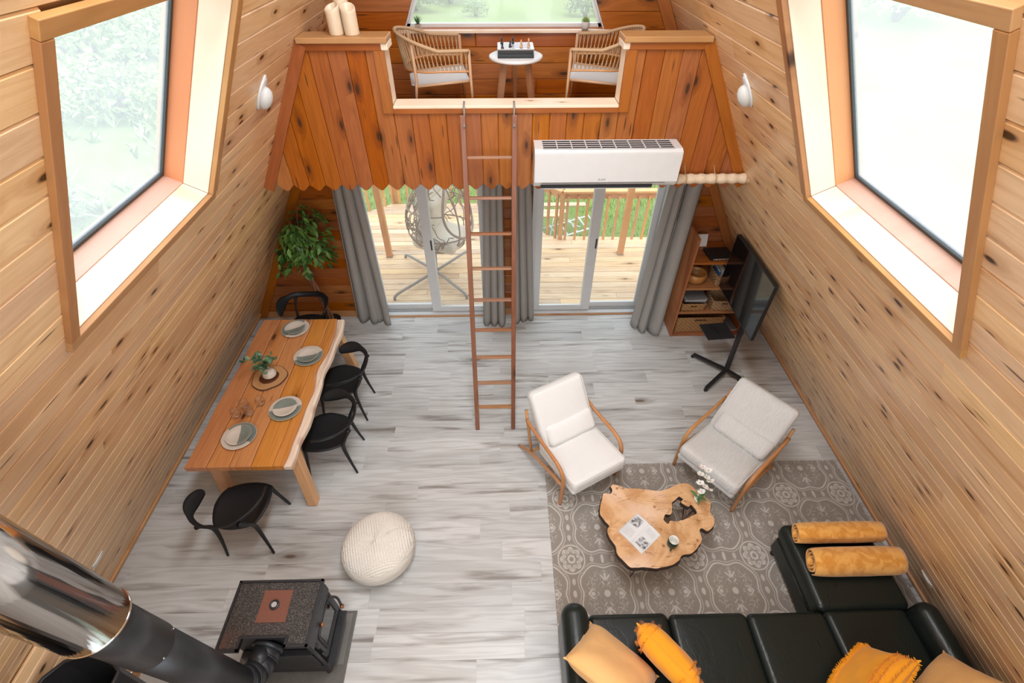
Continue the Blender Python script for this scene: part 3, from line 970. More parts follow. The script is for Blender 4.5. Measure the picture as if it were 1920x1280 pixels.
# bushes
BUSH = [leaf_mat('bush_leaf_pale', (.16, .26, .07), (.42, .52, .22), .7), leaf_mat('bush_leaf_grey', (.14, .22, .10), (.38, .46, .28), .7)]
def bush_mesh(seed, n=900):
    r = random.Random(seed)
    m = MB()
    for i in range(n):
        th, ph = r.uniform(0, 2 * PI), math.acos(r.uniform(-.2, 1))
        rr = r.uniform(.55, 1.0) * (1 + .25 * math.sin(3 * th + seed) * math.sin(2 * ph))
        p = Vector((math.sin(ph) * math.cos(th) * rr, math.sin(ph) * math.sin(th) * rr, math.cos(ph) * rr * .9 + .15))
        d = Vector((r.uniform(-1, 1), r.uniform(-1, 1), r.uniform(-.4, 1)))
        m.leaf(p, d, (r.uniform(-1, 1), r.uniform(-1, 1), .4), r.uniform(.10, .22), r.uniform(.05, .10))
    return m.mesh('bush_foliage')
bmeshes = [bush_mesh(3), bush_mesh(8), bush_mesh(15)]
stem = MB()
for k in range(5):
    a = k * 1.3
    stem.tube([(0, 0, -.35), (math.cos(a) * .25, math.sin(a) * .25, .3), (math.cos(a) * .5, math.sin(a) * .5, .8)], [.05, .03, .015], 5)
stem_me = stem.mesh('bush_stem'); 
spots = [(-1.35, 31.3, .75, 0, 'small round bush standing alone in the meadow beyond the loft window'), (-4.9, 33.5, 1.5, 1, 'pale shrub of the clump behind the spiky succulent, seen through the loft window'),
         (-7.4, 36.5, 2.0, 0, 'larger shrub at the back of the clump behind the spiky succulent'), (-3.2, 37.5, 1.5, 0, 'grey-green shrub at the top of the meadow view in the loft window'),
         (4.9, 33.0, 1.2, 1, 'scrubby bush behind the rosette succulent, seen through the loft window'), (7.0, 37.5, 1.6, 0, 'tall pale bush behind the scrubby one at the side of the loft window'),
         (-17.0, 22.5, 2.6, 1, 'silvery bush at the top of the tilted window above the dining table'), (-22.5, 29.5, 3.0, 1, 'tallest misty shrub at the very top of the tilted window above the dining table'),
         (-14.5, 26.8, 2.0, 0, 'broad pale bush beside the tall misty ones, above the dining table'), (-11.8, 15.8, 1.5, 1, 'dull bush in the middle of the tilted window view above the dining table'),
         (-9.6, 9.4, .75, 0, 'low weedy clump at the bottom of the tilted window above the dining table'), (21.5, 30.5, 2.4, 1, 'distant misty bush outside the tilted window above the sofa side')]
for i, (x, y, s, k, lab) in enumerate(spots):
    t = thing('bush', lab, 'bush', (x, y, gz(x, y) + .2 * s), rnd.uniform(0, 6), 'bushes in the meadow')
    t.scale = (s, s, s * .85)
    me = bmeshes[i % 3] if not bmeshes[i % 3].materials else bmeshes[i % 3]
    o = obj('foliage', me, BUSH[k], t, kind='stuff')
    o2 = obj('stem', stem_me, MT['grey_metal'], t)

# egg chair on its stand
WK = plain('grey_wicker', (.35, .26, .20), .6, var=.15)
CU = plain('cream_cushion', (.76, .70, .60), .9, bumps=(9, .25, .02))
t = thing('hanging_egg_chair', 'grey wicker hanging egg chair with cream cushions on a cross-foot stand', 'chair', (-1.12, 6.40, DZ))
ec = Vector((.14, .05, 0))
feet = [(-.57, -.66), (.52, -.65), (-.57, .50), (.50, .60)]
m = MB()
for fx, fy in feet:
    d = Vector((fx, fy, 0)); L = d.length; d.normalize()
    m.tube(bez([Vector((0, 0, .07)), d * L * .5 + Vector((0, 0, .07)), d * (L - .06) + Vector((0, 0, .07)), d * L + Vector((0, 0, .0))], 5), .022, 8)
obj('stand_foot', m, MT['grey_metal'], t)
m = MB().tube(bez([(0, 0, .05), (-.05, .50, .5), (-.12, .72, 1.2), (-.05, .55, 1.9), (.10, .15, 2.12), (.14, .05, 2.05)], 8), .025, 8)
obj('stand_pole', m, MT['grey_metal'], t)
def egg(th, z):
    # z 0..1 from bottom to top
    r = .50 * math.sin(PI * min(1, z ** .8)) ** .62 if 0 < z < 1 else 0.02
    return Vector((math.cos(th) * r, math.sin(th) * r * .9, .42 + z * 1.25)) + ec
m = MB()
er = random.Random(5)
OPEN = -PI * .12       # opening faces right and away
def in_open(th, z):
    d = (th - OPEN + PI) % (2 * PI) - PI
    return (d / .95) ** 2 + ((z - .62) / .34) ** 2 < 1
for k in range(130):
    th, z = er.uniform(0, 2 * PI), er.uniform(.05, .9)
    dth, dz = er.uniform(-.5, .5), er.uniform(-.22, .22)
    pts = []
    for i in range(9):
        tt, zz = th + dth * i / 3, max(.02, min(.97, z + dz * i / 3 + .03 * math.sin(i * 1.7 + k)))
        if in_open(tt, zz):
            break
        pts.append(egg(tt, zz))
    if len(pts) > 2:
        m.tube(pts, .008, 5)
obj('wicker_weave', m, WK, t)
m = MB()
rim = [egg(OPEN + .95 * math.cos(a), .62 + .34 * math.sin(a)) for a in [2 * PI * i / 40 for i in range(41)]]
m.tube(rim, .019, 8, cap=False)
for zz in (.12, .3, .62):
    pts = [egg(OPEN + a, zz) for a in [.95 * 1 * (1 if zz > .3 else 0) + (2 * PI - 1.9 * (1 if zz > .3 else 0)) * i / 30 for i in range(31)]]
    m.tube(pts, .012, 6)
for a in (PI * .5, PI * .95, PI * 1.4, PI * 1.72, .35):
    m.tube([egg(a, .02 + .95 * i / 16) for i in range(17)], .012, 6)
obj('basket_frame', m, WK, t)
obj('hanging_chain', MB().tube([ec + Vector((0, 0, 1.66)), ec + Vector((0, 0, 2.05))], .012, 6), MT['grey_metal'], t)
def wr(p):
    p.z += .02 * noise.noise(p * 9); return p
def tufted(a, b, d, r):
    return MB().rbox(0, 0, 0, a, b, d, r, 4, bulge=.04, fn=wr, dens=8)
o = obj('seat_cushion', tufted(.36, .33, .10, .09), CU, t, T(.14, .05, .66) @ RZ(OPEN))
o = obj('back_cushion', tufted(.33, .33, .10, .09), CU, t, T(.02, .15, 1.02) @ RZ(OPEN + PI) @ RY(R(72)))
o = obj('head_cushion', tufted(.17, .27, .08, .07), CU, t, T(.0, .13, 1.28) @ RZ(OPEN + PI) @ RY(R(65)))

# ------------------------------------------------------------------ loft furniture
ROPE = plain('twisted_rope', (.50, .33, .19), .8, bumps=(200, .5, .002), var=.2)
FAB = plain('pale_canvas', (.64, .66, .67), .85)
def loft_chair(loc, rz, label):
    t = thing('rope_armchair', label, 'chair', loc, rz, 'rope armchairs in the loft')
    # local +y is the front
    wdt, dep = .29, .27
    def arc(z, grow, n=29, fz=0.0):
        out = []
        for i in range(n):
            a = -.5 * PI * 1.0 + (PI) * 1.0 * i / (n - 1)
            # from front right, round the back, to front left
            u = i / (n - 1)
            th = PI * u
            x = math.cos(th) * (wdt + grow)
            yb = -math.sin(th) * (dep + grow) * 1.0
            out.append(Vector((x, yb + (.22 if False else 0), z + fz * math.sin(th))))
        # straight arms to the front
        return [Vector((wdt + grow * .4, .25, z - .01))] + out + [Vector((-wdt - grow * .4, .25, z - .01))]
    top = arc(.60, .045, fz=.10)
    low = arc(.445, .0, fz=-.01)
    def res(P, n):
        L = [0]
        for i in range(1, len(P)): L.append(L[-1] + (P[i] - P[i - 1]).length)
        out = []
        for k in range(n):
            d = L[-1] * k / (n - 1)
            i = max(j for j in range(len(L)) if L[j] <= d + 1e-9)
            i = min(i, len(P) - 2)
            out.append(P[i].lerp(P[i + 1], (d - L[i]) / max(1e-9, L[i + 1] - L[i])))
        return out
    obj('top_rail', MB().tube(res(top, 50), .013, 8), ROPE, t)
    obj('lower_rail', MB().tube(res(low, 50), .009, 8), MT['oak'], t)
    A, B = res(top, 86), res(low, 86)
    m = MB()
    for i in range(1, 85):
        m.tube([A[i], B[min(84, max(1, i + (1 if i % 2 else -1)))]], .0036, 4, cap=False)
    obj('rope_strands', m, ROPE, t, kind='stuff')
    lg = plain('powder_beige_metal', (.50, .30, .17), .5) if 'powder_beige_metal' not in bpy.data.materials else bpy.data.materials['powder_beige_metal']
    for sx in (-1, 1):
        obj('leg', MB().tube([(sx * .30, .27, 0), (sx * .29, .25, .59)], [.011, .013], 8), lg, t)
        obj('leg', MB().tube([(sx * .25, -.24, 0), (sx * .235, -.19, .38), (sx * .25, -.2, .64)], [.011, .013, .011], 8), lg, t)
        obj('seat_rail', MB().tube([(sx * .27, .26, .36), (sx * .235, -.2, .33)], .011, 8), lg, t)
    sv = MB()
    nx, ny = 12, 10
    for j in range(ny + 1):
        v = j / ny
        hw_ = .265 - .035 * (1 - v) - (.06 * max(0, (.25 - v) / .25) ** 2)
        for i in range(nx + 1):
            u = -1 + 2 * i / nx
            sv.v.append(Vector((u * hw_, -.23 + v * .50, .335 + .025 * v - .035 * (1 - u * u) * (1 - .3 * v))))
    n1 = len(sv.v)
    sv.v += [p - Vector((0, 0, .012)) for p in sv.v]
    q = lambda i, j: j * (nx + 1) + i
    for j in range(ny):
        for i in range(nx):
            sv.f.append((q(i, j), q(i + 1, j), q(i + 1, j + 1), q(i, j + 1)))
            sv.f.append((n1 + q(i, j + 1), n1 + q(i + 1, j + 1), n1 + q(i + 1, j), n1 + q(i, j)))
    for i in range(nx):
        sv.f += [(q(i + 1, 0), q(i, 0), n1 + q(i, 0), n1 + q(i + 1, 0)), (q(i, ny), q(i + 1, ny), n1 + q(i + 1, ny), n1 + q(i, ny))]
    for j in range(ny):
        sv.f += [(q(0, j), q(0, j + 1), n1 + q(0, j + 1), n1 + q(0, j)), (q(nx, j + 1), q(nx, j), n1 + q(nx, j), n1 + q(nx, j + 1))]
    sv.sm = [True] * len(sv.f)
    obj('seat', sv, FAB, t)
    return t
LZ = 2.88
loft_chair((-.60, 4.66, LZ), R(-79), 'rope armchair with pale canvas seat under the spiky succulent, facing the chess table')
loft_chair((.84, 4.68, LZ), R(78), 'rope armchair with pale canvas seat half behind the parapet, under the round succulent')
t = thing('bistro_table', 'small round white table between the two rope armchairs', 'table', (.088, 4.62, LZ))
obj('tabletop', MB().lathe([(.0, .485), (.215, .485), (.228, .492), (.228, .508), (.218, .513), (0, .513)], 40), plain('white_laminate', (.70, .71, .71), .4), t)
for a in (215, 325, 90):
    d = Vector((math.cos(R(a)), math.sin(R(a)), 0))
    obj('leg', MB().bar(d * .12 + Vector((0, 0, .485)), d * .20, .03, .05, up=d), MT['rung'], t)
obj('crossbar', MB().bar((-.13, -.08, .07), (.0, .0, .07), .025, .03).bar((.13, -.08, .07), (.0, .0, .07), .025, .03).bar((0, .14, .07), (.0, .0, .07), .025, .03), MT['rung'], t)
# chess set
CZ = LZ + .513
t = thing('chess_box', 'black chess box with a silvery chequered board on the small round table', 'board game', (.085, 4.62, CZ))
obj('case', MB().cbox(-.15, .15, -.125, .125, 0, .030, .004).cbox(-.147, .147, -.122, .122, .030, .060, .004), MT['black'], t)
obj('drawer_rim', MB().cbox(-.153, .153, -.128, .128, .058, .066, .002), MT['grey_metal'], t)
def chess_mat():
    g = G('chess_squares', .3)
    x, y, z = g.sep(g.xyz())
    a = (x / .0625).fr().gt(.5); b = (y / .0525).fr().gt(.5)
    c = (a - b).abs()
    c = c * x.abs().lt(.125) * y.abs().lt(.105)
    g.col(g.mix(c, (.62, .64, .68), (.05, .05, .06)))
    return g.m
obj('board_face', MB().cbox(-.149, .149, -.124, .124, .064, .068, .001), chess_mat(), t)
PCS = {'king': [(.0, 0), (.011, 0), (.011, .004), (.006, .01), (.0045, .03), (.008, .033), (.0045, .036), (.007, .045), (.003, .047), (.003, .054), (0, .055)],
       'pawn': [(.0, 0), (.009, 0), (.009, .004), (.005, .009), (.0035, .02), (.0065, .022), (.0055, .028), (.003, .031), (0, .032)]}
dkp, ltp = plain('dark_chessmen', (.02, .018, .02), .3), plain('tan_chessmen', (.62, .36, .20), .35)
for (x, y, k, dark, lab) in ((-.115, .07, 'king', 1, 'black chess king at the far corner of the board'), (-.11, -.10, 'king', 1, 'black chess bishop nearest the front edge of the board'), (-.045, -.04, 'king', 1, 'black chess queen in the middle of the board'),
                             (-.045, .02, 'pawn', 1, 'small black pawn just behind the black queen'), (-.02, .09, 'king', 1, 'black chess piece alone at the back edge of the board'), (.045, -.06, 'king', 0, 'tan chess king standing in front of the other tan pieces'),
                             (.05, .00, 'pawn', 0, 'small tan pawn just behind the tan king'), (.105, -.05, 'pawn', 0, 'small tan pawn at the near end of the board'), (.11, .0, 'king', 0, 'tan chess piece nearest the end of the board')):
    p = PCS[k]
    m = MB().lathe([(r * 1.25, z) for r, z in p], 10)
    setp(obj('chess_piece', m, dkp if dark else ltp, None, T(.085 + x, 4.62 + y, CZ + .068)), lab, 'chess piece', 'chess pieces on the board')
# succulents on the sill of the loft window
SUC = leaf_mat('succulent_leaf', (.06, .16, .07), (.22, .38, .14), .4)
SUC2 = leaf_mat('succulent_leaf_pale', (.14, .26, .06), (.36, .46, .16), .4)
def succ(x, kind, label):
    t = thing('potted_succulent', label, 'plant', (x, 5.17, 3.4735), 0, 'succulents on the loft window sill')
    def knit(p, a, r, z):
        if .01 < z < .055: 
            k = 1 + .03 * math.sin(a * 14) * math.cos(z * 500); return Vector((p.x * k, p.y * k, p.z))
        return p
    if kind: obj('pot', MB().lathe([(0, 0), (.026, 0), (.038, .02), (.04, .045), (.036, .066), (.031, .066), (.031, .058), (0, .058)], 28, fn=knit), plain('knit_pot', (.55, .52, .48), .8), t)
    else: obj('pot', MB().lathe([(0, 0), (.033, 0), (.036, .004), (.036, .05), (.031, .05), (.031, .044), (0, .044)], 4, m=RZ(R(45)), smooth=False), plain('stone_pot', (.42, .34, .28), .8), t)
    m = MB(); r = random.Random(3 + kind)
    for k in range(24 if kind else 18):
        a = k * 2.4; e = R(20 + 60 * (k / 24)) if kind else R(50 + 35 * (k / 18))
        d = Vector((math.cos(a) * math.cos(e), math.sin(a) * math.cos(e), math.sin(e)))
        L = .05 if kind else .075
        p = Vector((0, 0, .056 if kind else .042))
        m.tube([p, p + d * L * .5, p + d * L * .85, p + d * L], [.004, .009 if kind else .0055, .005 if kind else .003, .0005], 5, flat=.45, up=(-d.x * d.z, -d.y * d.z, d.x * d.x + d.y * d.y + .01))
    obj('leaves', m, SUC2 if kind else SUC, t)
succ(-.79, 0, 'spiky aloe-like succulent in a small square stone pot on the loft window sill')
succ(.74, 1, 'round rosette succulent in a knitted-look pot on the loft window sill')
# vase cluster on the parapet cap
t = thing('vase_cluster', 'three joined cream cylinder vases with slanted hollow tops on the parapet ledge', 'vase', (-1.18, YP + .06, ZT + .085))
CER = plain('cream_ceramic', (.74, .60, .44), .35, var=.06)
for (x, y, h, r) in ((-.062, -.01, .17, .052), (.052, -.015, .17, .052), (-.01, .065, .24, .050)):
    def slant(p, a, rr, z, x=x, y=y, h=h):
        if z > h * .85: p.z += .020 * math.sin(a + (.6 if x < 0 else -.3)) 
        return p
    obj('tube_vase', MB().lathe([(0, 0), (r * .96, 0), (r, .008), (r, h * .5), (r, h - .02), (r * 1.0, h), (r * .93, h + .004), (r * .85, h), (r * .82, h - .06), (0, h - .065)], 28, c=(x, y, 0), fn=slant), CER, t)

# wall lights
for (x, y, z, s, lab) in ((-1.645, 3.505, 3.415, 1, 'oval white bulkhead wall light beside the left end of the parapet'), (1.652, 3.53, 3.405, -1, 'oval white bulkhead wall light beside the right end of the parapet')):
    t = thing('wall_light', lab, 'wall lamp', (0, 0, 0), 0, 'bulkhead wall lights')
    side = 'left' if s > 0 else 'right'
    Fw = wall_frame(side)
    q = Fw.inverted() @ Vector((x, y, z))
    t.matrix_local = Fw @ T(q.x, q.y, 0.0012)
    lab_ = obj('backplate', MB().lathe([(0, 0), (.070, 0), (.070, .008), (.062, .014), (0, .014)], 32, sy=1.6, sx=1.0), MT['white'], t)
    obj('hood', MB().lathe([(.056, .012), (.055, .035), (.046, .056), (.026, .070), (0, .075)], 28, sy=1.35, c=(0, -.02, 0)), MT['shade'], t)
    obj('mounting_tab', MB().lathe([(0, 0), (.03, 0), (.03, .008), (0, .010)], 16, c=(0, .098, 0)), MT['white'], t)

# ------------------------------------------------------------------ air conditioner
t = thing('air_conditioner', 'white wall-mounted air conditioner on the stained parapet boards', 'air conditioner', (.83, YP, 2.545))
AW = .605
def hull(y):    # front/back profile in y (towards room negative) and z
    return y
prof = [(-.002, .335), (-.20, .335), (-.235, .315), (-.245, .26), (-.238, .08), (-.222, .045), (-.19, .015), (-.12, .0), (-.002, .0)]
m = MB()
n = len(prof)
vs = [(-AW, y, z) for y, z in prof] + [(AW, y, z) for y, z in prof]
m.add(vs, [tuple(range(n)), tuple(reversed(range(n, 2 * n)))] + [(i, n + i, n + (i + 1) % n, (i + 1) % n) for i in range(n)])
for i, s in ((0, -1), (1, 1)):
    pass
obj('body', m, MT['white'], t)
obj('front_panel', MB().cbox(-AW + .004, AW - .004, -.252, -.243, .075, .315, .004), MT['white'], t)
obj('panel_seam', MB().box(-AW + .06, AW - .10, -.2435, -.2395, .060, .064), MT['grey_metal'], t)
obj('grille_recess', MB().box(-AW + .07, AW - .07, -.205, -.03, .334, .3362), MT['vent_dark'], t)
for k in range(5):
    yy = -.205 + k * .044
    obj('grille_slat', MB().cbox(-AW + .06, AW - .06, yy, yy + .008, .336, .3395, .001), MT['white'], t)
for k in range(10):
    xx = -AW + .065 + k * (2 * AW - .13) / 9
    obj('grille_rib', MB().box(xx - .004, xx + .004, -.205, -.018, .3365, .3412), MT['white'], t)
obj('outlet_slot', MB().box(-AW + .06, AW - .20, -.226, -.185, .012, .040), MT['vent_dark'], t)
obj('louver', MB().cbox(-AW + .065, AW - .205, -.022, .022, -.004, .004, .002), MT['white'], t, T(0, -.205, .016) @ RX(R(25)))
# maker's mark
m = MB()
for cx, cz, rot in ((0, .0065, 0), (-.0062, -.0042, R(120)), (.0062, -.0042, R(240))):
    c, s_ = math.cos(rot), math.sin(rot)
    rh = [(0, -.0055), (.0038, 0), (0, .0055), (-.0038, 0)]
    m.add([(cx + a * c - b * s_, -.2525, cz + a * s_ + b * c) for a, b in rh], [(0, 1, 2, 3)])
DKG = plain('logo_grey', (.10, .10, .10), .5)
obj('maker_mark', m, DKG, t, T(-.06, 0, .098))
def text_obj(name, body, size, mat, parent, mtx, align='LEFT', ext=.0003):
    cu = bpy.data.curves.new(name, 'FONT'); cu.body = body; cu.size = size; cu.align_x = align; cu.extrude = ext
    tmp = bpy.data.objects.new('tmp', cu); COL.objects.link(tmp)
    me = bpy.data.meshes.new_from_object(tmp.evaluated_get(bpy.context.evaluated_depsgraph_get()))
    bpy.data.objects.remove(tmp)
    me.materials.clear(); me.materials.append(mat)
    return obj(name, me, None, parent, mtx)
text_obj('lettering', 'MITSUBISHI\nELECTRIC', .0085, DKG, t, T(-.045, -.2526, .099) @ RX(PI / 2))

# ------------------------------------------------------------------ ladder
t = thing('ladder', 'slim reddish-brown wooden loft ladder leaning on the parapet', 'ladder', (-.157, 3.256, 0))
dirv = Vector((0, .782, 3.107)); Ld = dirv.length; dv = dirv.normalized()
for s in (-1, 1):
    xb = s * .199; xt = s * .207
    a, b = Vector((xb, 0, 0)), Vector((xt + .014, .782 - .03, 3.107))
    X = (b - a).normalized(); F2 = frame((a + b) / 2, X, Vector((1, 0, 0)) - X * X.x)
    L = (b - a).length
    obj('rail', MB().cbox(-L / 2, L / 2, -.022, .022, -.022, .022, .005), MT['ladder'], t, F2)
for z in (2.788, 2.466, 2.161, 1.842, 1.532, 1.216, .909, .602, .296):
    p = dv * (z / dv.z)
    F2 = frame(p + Vector((.004 + .007 * z / 3, 0, 0)), (1, 0, 0), dv.cross((1, 0, 0)))
    obj('rung', MB().cbox(-.195, .20, -.024, .024, -.011, .011, .004), MT['rung'], t, F2)
for s in (-1, 1):
    obj('hook', MB().tube([(s * .20 + .018, .700, 3.03), (s * .20 + .018, .79, 3.10), (s * .20 + .018, .80, 3.17), (s * .20 + .018, .86, 3.172)], .009, 6), MT['grey_metal'], t)

# rolled blind tied under the parapet
t = thing('rolled_blind', 'cream fabric blind rolled up and tied below the right end of the parapet', 'blind', (1.82, YP - .085, 2.565))
def cr(p, a, r, z):
    k = 1 + .025 * math.sin(z * 55 + 2 * math.sin(a)) * (1 if z > .1 else .3) + .03 * math.sin(a * 3)
    return Vector((p.x * k, p.y * k, p.z))
prof = [(.0, -.33)] + [(.041 + .004 * math.sin(i), -.33 + .66 * i / 44) for i in range(45)] + [(.0, .33)]
obj('roll', MB().lathe(prof, 16, fn=cr, m=RY(PI / 2)), plain('cream_canvas', (.70, .56, .40), .9, bumps=(60, .5, .004), var=.15), t)
m = MB()
for x in (-.26, .0, .27):
    m.lathe([(.046, -.006), (.048, 0), (.046, .006)], 12, c=(0, 0, x), m=RY(PI / 2))
    m.tube([(x, 0, .03), (x, .082, .09)], .004, 5)
obj('tie_cord', m, ROPE, t)

# ------------------------------------------------------------------ curtains
def curtain(name, label, top, bot, ztop, zbot, folds, depth, mat, seed=1, waist=0.0):
    """top/bot: ((x0,y0),(x1,y1)) ends of the cloth at rod and hem"""
    t = thing(name, label, 'curtain', ((bot[0][0] + bot[1][0]) / 2, (bot[0][1] + bot[1][1]) / 2, 0))
    o = t.location.copy()
    m = MB(); r = random.Random(seed)
    nx, nz = folds * 10, 26
    ph = [r.uniform(-.6, .6) for _ in range(folds + 2)]
    am = [r.uniform(.6, 1.2) for _ in range(folds + 2)]
    for j in range(nz + 1):
        v = j / nz
        for i in range(nx + 1):
            u = i / nx
            tx = Vector(top[0]).lerp(Vector(top[1]), u); bx = Vector(bot[0]).lerp(Vector(bot[1]), u)
            k = v ** (1.0 if not waist else .8)
            p = tx.lerp(bx, k)
            f = u * folds
            fi = int(f)
            amp = am[min(fi, folds)] * (1 - (f - fi)) + am[min(fi + 1, folds + 1)] * (f - fi)
            w = math.sin(f * 2 * PI + ph[fi] * v * 1.2) * depth * amp * (.75 + .35 * v)
            w2 = math.cos(f * 2 * PI + ph[fi]) * depth * .35
            z = ztop + (zbot - ztop) * v + (.012 * math.sin(f * 2 * PI + 1) if j == nz else 0)
            m.v.append(Vector((p.x + w2, p.y + w, z)) - o)
    for j in range(nz):
        for i in range(nx):
            a = j * (nx + 1) + i
            m.f.append((a, a + 1, a + nx + 2, a + nx + 1))
    m.sm = [True] * len(m.f)
    ob = obj('cloth', m, mat, t)
    sd = ob.modifiers.new('thick', 'SOLIDIFY'); sd.thickness = .004
    return t
def cloth_mat():
    g = G('grey_linen', .9, .15)
    x, y, z = g.sep(g.xyz())
    n = g.noise(g.comb(x * 250, y * 250, z * 30), 1, 2); n2 = g.noise(g.comb(x, y, z), 5, 3)
    g.col(g.mix(n * .5 + n2 * .5, (.36, .35, .33), (.48, .465, .44)))
    g.bump(n, .2, .002)
    tl = g.t.nodes.new('ShaderNodeBsdfTranslucent'); tl.inputs[0].default_value = (.5, .47, .43, 1)
    mx = g.t.nodes.new('ShaderNodeMixShader'); mx.inputs[0].default_value = .18
    g.t.links.new(g.b.outputs[0], mx.inputs[1]); g.t.links.new(tl.outputs[0], mx.inputs[2])
    g.t.links.new(mx.outputs[0], g.out.inputs[0])
    return g.m
MT['linen'] = cloth_mat()
curtain('curtain', 'grey linen curtain between the ficus and the sliding door, hem flared on the floor', ((-1.95, 5.12), (-1.66, 5.10)), ((-2.12, 5.16), (-1.62, 5.06)), 2.25, .012, 3, .045, MT['linen'], 2)
curtain('curtain', 'grey linen curtain bunched behind the ladder, left half of the middle pair', ((-.26, 5.10), (-.06, 5.10)), ((-.35, 5.04), (-.04, 5.02)), 2.25, .012, 3, .050, MT['linen'], 5)
curtain('curtain', 'grey linen curtain seen right of the ladder, right half of the middle pair', ((.04, 5.10), (.26, 5.12)), ((.06, 5.06), (.36, 5.13)), 2.25, .012, 3, .045, MT['linen'], 9)
curtain('curtain', 'narrow grey linen curtain gathered against the open right door', ((1.86, 5.12), (2.0, 5.08)), ((1.70, 5.00), (1.86, 4.80)), 2.25, .012, 2, .035, MT['linen'], 12)
curtain('curtain', 'wide smooth fold of grey linen curtain beside the wooden shelf', ((2.0, 5.08), (2.18, 5.05)), ((1.84, 4.82), (2.06, 4.80)), 2.25, .012, 1, .075, MT['linen'], 14)
t = thing('curtain_rod', 'dark curtain rod above the sliding doors behind the pointed boards', 'curtain rod', (0, 5.11, 2.27))
obj('rod', MB().tube([(-2.05, 0, 0), (2.25, 0, 0)], .012, 10), MT['blackmetal'], t)
m = MB()
for x in (-2.0, .0, 2.22): m.tube([(x, 0, 0), (x, .132, 0)], .008, 6)
obj('bracket', m, MT['blackmetal'], t)

# ------------------------------------------------------------------ ficus
t = thing('potted_ficus', 'leafy green ficus tree with a braided trunk in a black pot by the gable wall', 'plant', (-2.38, 4.98, 0))
obj('pot', MB().lathe([(0, 0), (.085, 0), (.105, .02), (.12, .17), (.125, .175), (.118, .18), (.11, .17), (.10, .15), (0, .15)], 28), MT['black'], t)
bark = plain('ficus_bark', (.22, .09, .045), .7, bumps=(30, .4), var=.25)
for k in range(3):
    P = []
    for i in range(22):
        z = .12 + i * .046
        a = z * 9 + k * 2.094
        P.append(Vector((math.cos(a) * .022 - .10 * (z - .12) + .02, math.sin(a) * .022 - .08 * (z - .12), z)))
    obj('trunk', MB().tube(P, .017, 7), bark, t)
fr_ = random.Random(21)
FIC = leaf_mat('ficus_leaf', (.020, .075, .018), (.16, .32, .06), .35)
br = MB()
cent = Vector((.02, -.10, 1.42))
tips = []
for k in range(46):
    a, e = fr_.uniform(0, 2 * PI), fr_.uniform(-.75, 1.25)
    d = Vector((math.cos(a) * math.cos(e) * .43, math.sin(a) * math.cos(e) * .34, math.sin(e) * .50))
    tip = cent + d * fr_.uniform(.75, 1.0)
    tip.x = max(tip.x, -(W - K * tip.z - .16 - 2.38)); tip.y = min(tip.y, .10)
    st = Vector((-.06, -.07, fr_.uniform(1.0, 1.25)))
    mid = (st + tip) / 2 + Vector((0, 0, .10))
    P = bez([st, mid, tip], 4)
    br.tube(P, [.006, .006, .005, .005, .004, .004, .003, .003, .002][:len(P)], 4)
    tips.append(P)
obj('branches', br, bark, t)
lv_me = []
for k in range(4):
    m = MB().leaf((0, 0, 0), (1, 0, -.25), (0, 0, 1), .085 + .01 * k, .036 + .003 * k, .18)
    me = m.mesh('leaf'); me.materials.append(FIC); lv_me.append(me)
allm = MB()
cnt = 0
lv = []
for P in tips:
    for q in range(20):
        u = fr_.uniform(.35, 1.0)
        i = min(len(P) - 2, int(u * (len(P) - 1)))
        p = P[i].lerp(P[i + 1], u * (len(P) - 1) - i) + Vector((fr_.uniform(-.07, .07), fr_.uniform(-.07, .07), fr_.uniform(-.07, .05)))
        lim = W - K * p.z - .12 - 2.38
        if p.x < -lim: p.x = -lim + fr_.uniform(0, .08)
        if p.y > .12: p.y = .12 - fr_.uniform(0, .05)
        if p.x > .29: p.x = .29 - fr_.uniform(0, .08)
        out = (p - cent); out.z *= .5
        a = math.atan2(out.y, out.x) + fr_.uniform(-1.1, 1.1)
        lv.append((p, a, fr_.uniform(-.2, 1.1), fr_.uniform(-.6, .6), -(out.length) + (p.y > cent.y + .1) * .3))
lv.sort(key=lambda q: q[4])
for i, (p, a, pitch, roll, _) in enumerate(lv):
    Mx = T(*p) @ RZ(a) @ RY(pitch) @ RX(roll)
    if i < 290:
        obj('leaf', lv_me[i % 4], None, t, Mx)
    else:
        allm.leaf((0, 0, 0), (1, 0, -.25), (0, 0, 1), .085, .036, .18, m=Mx)
obj('foliage', allm, FIC, t, kind='stuff')

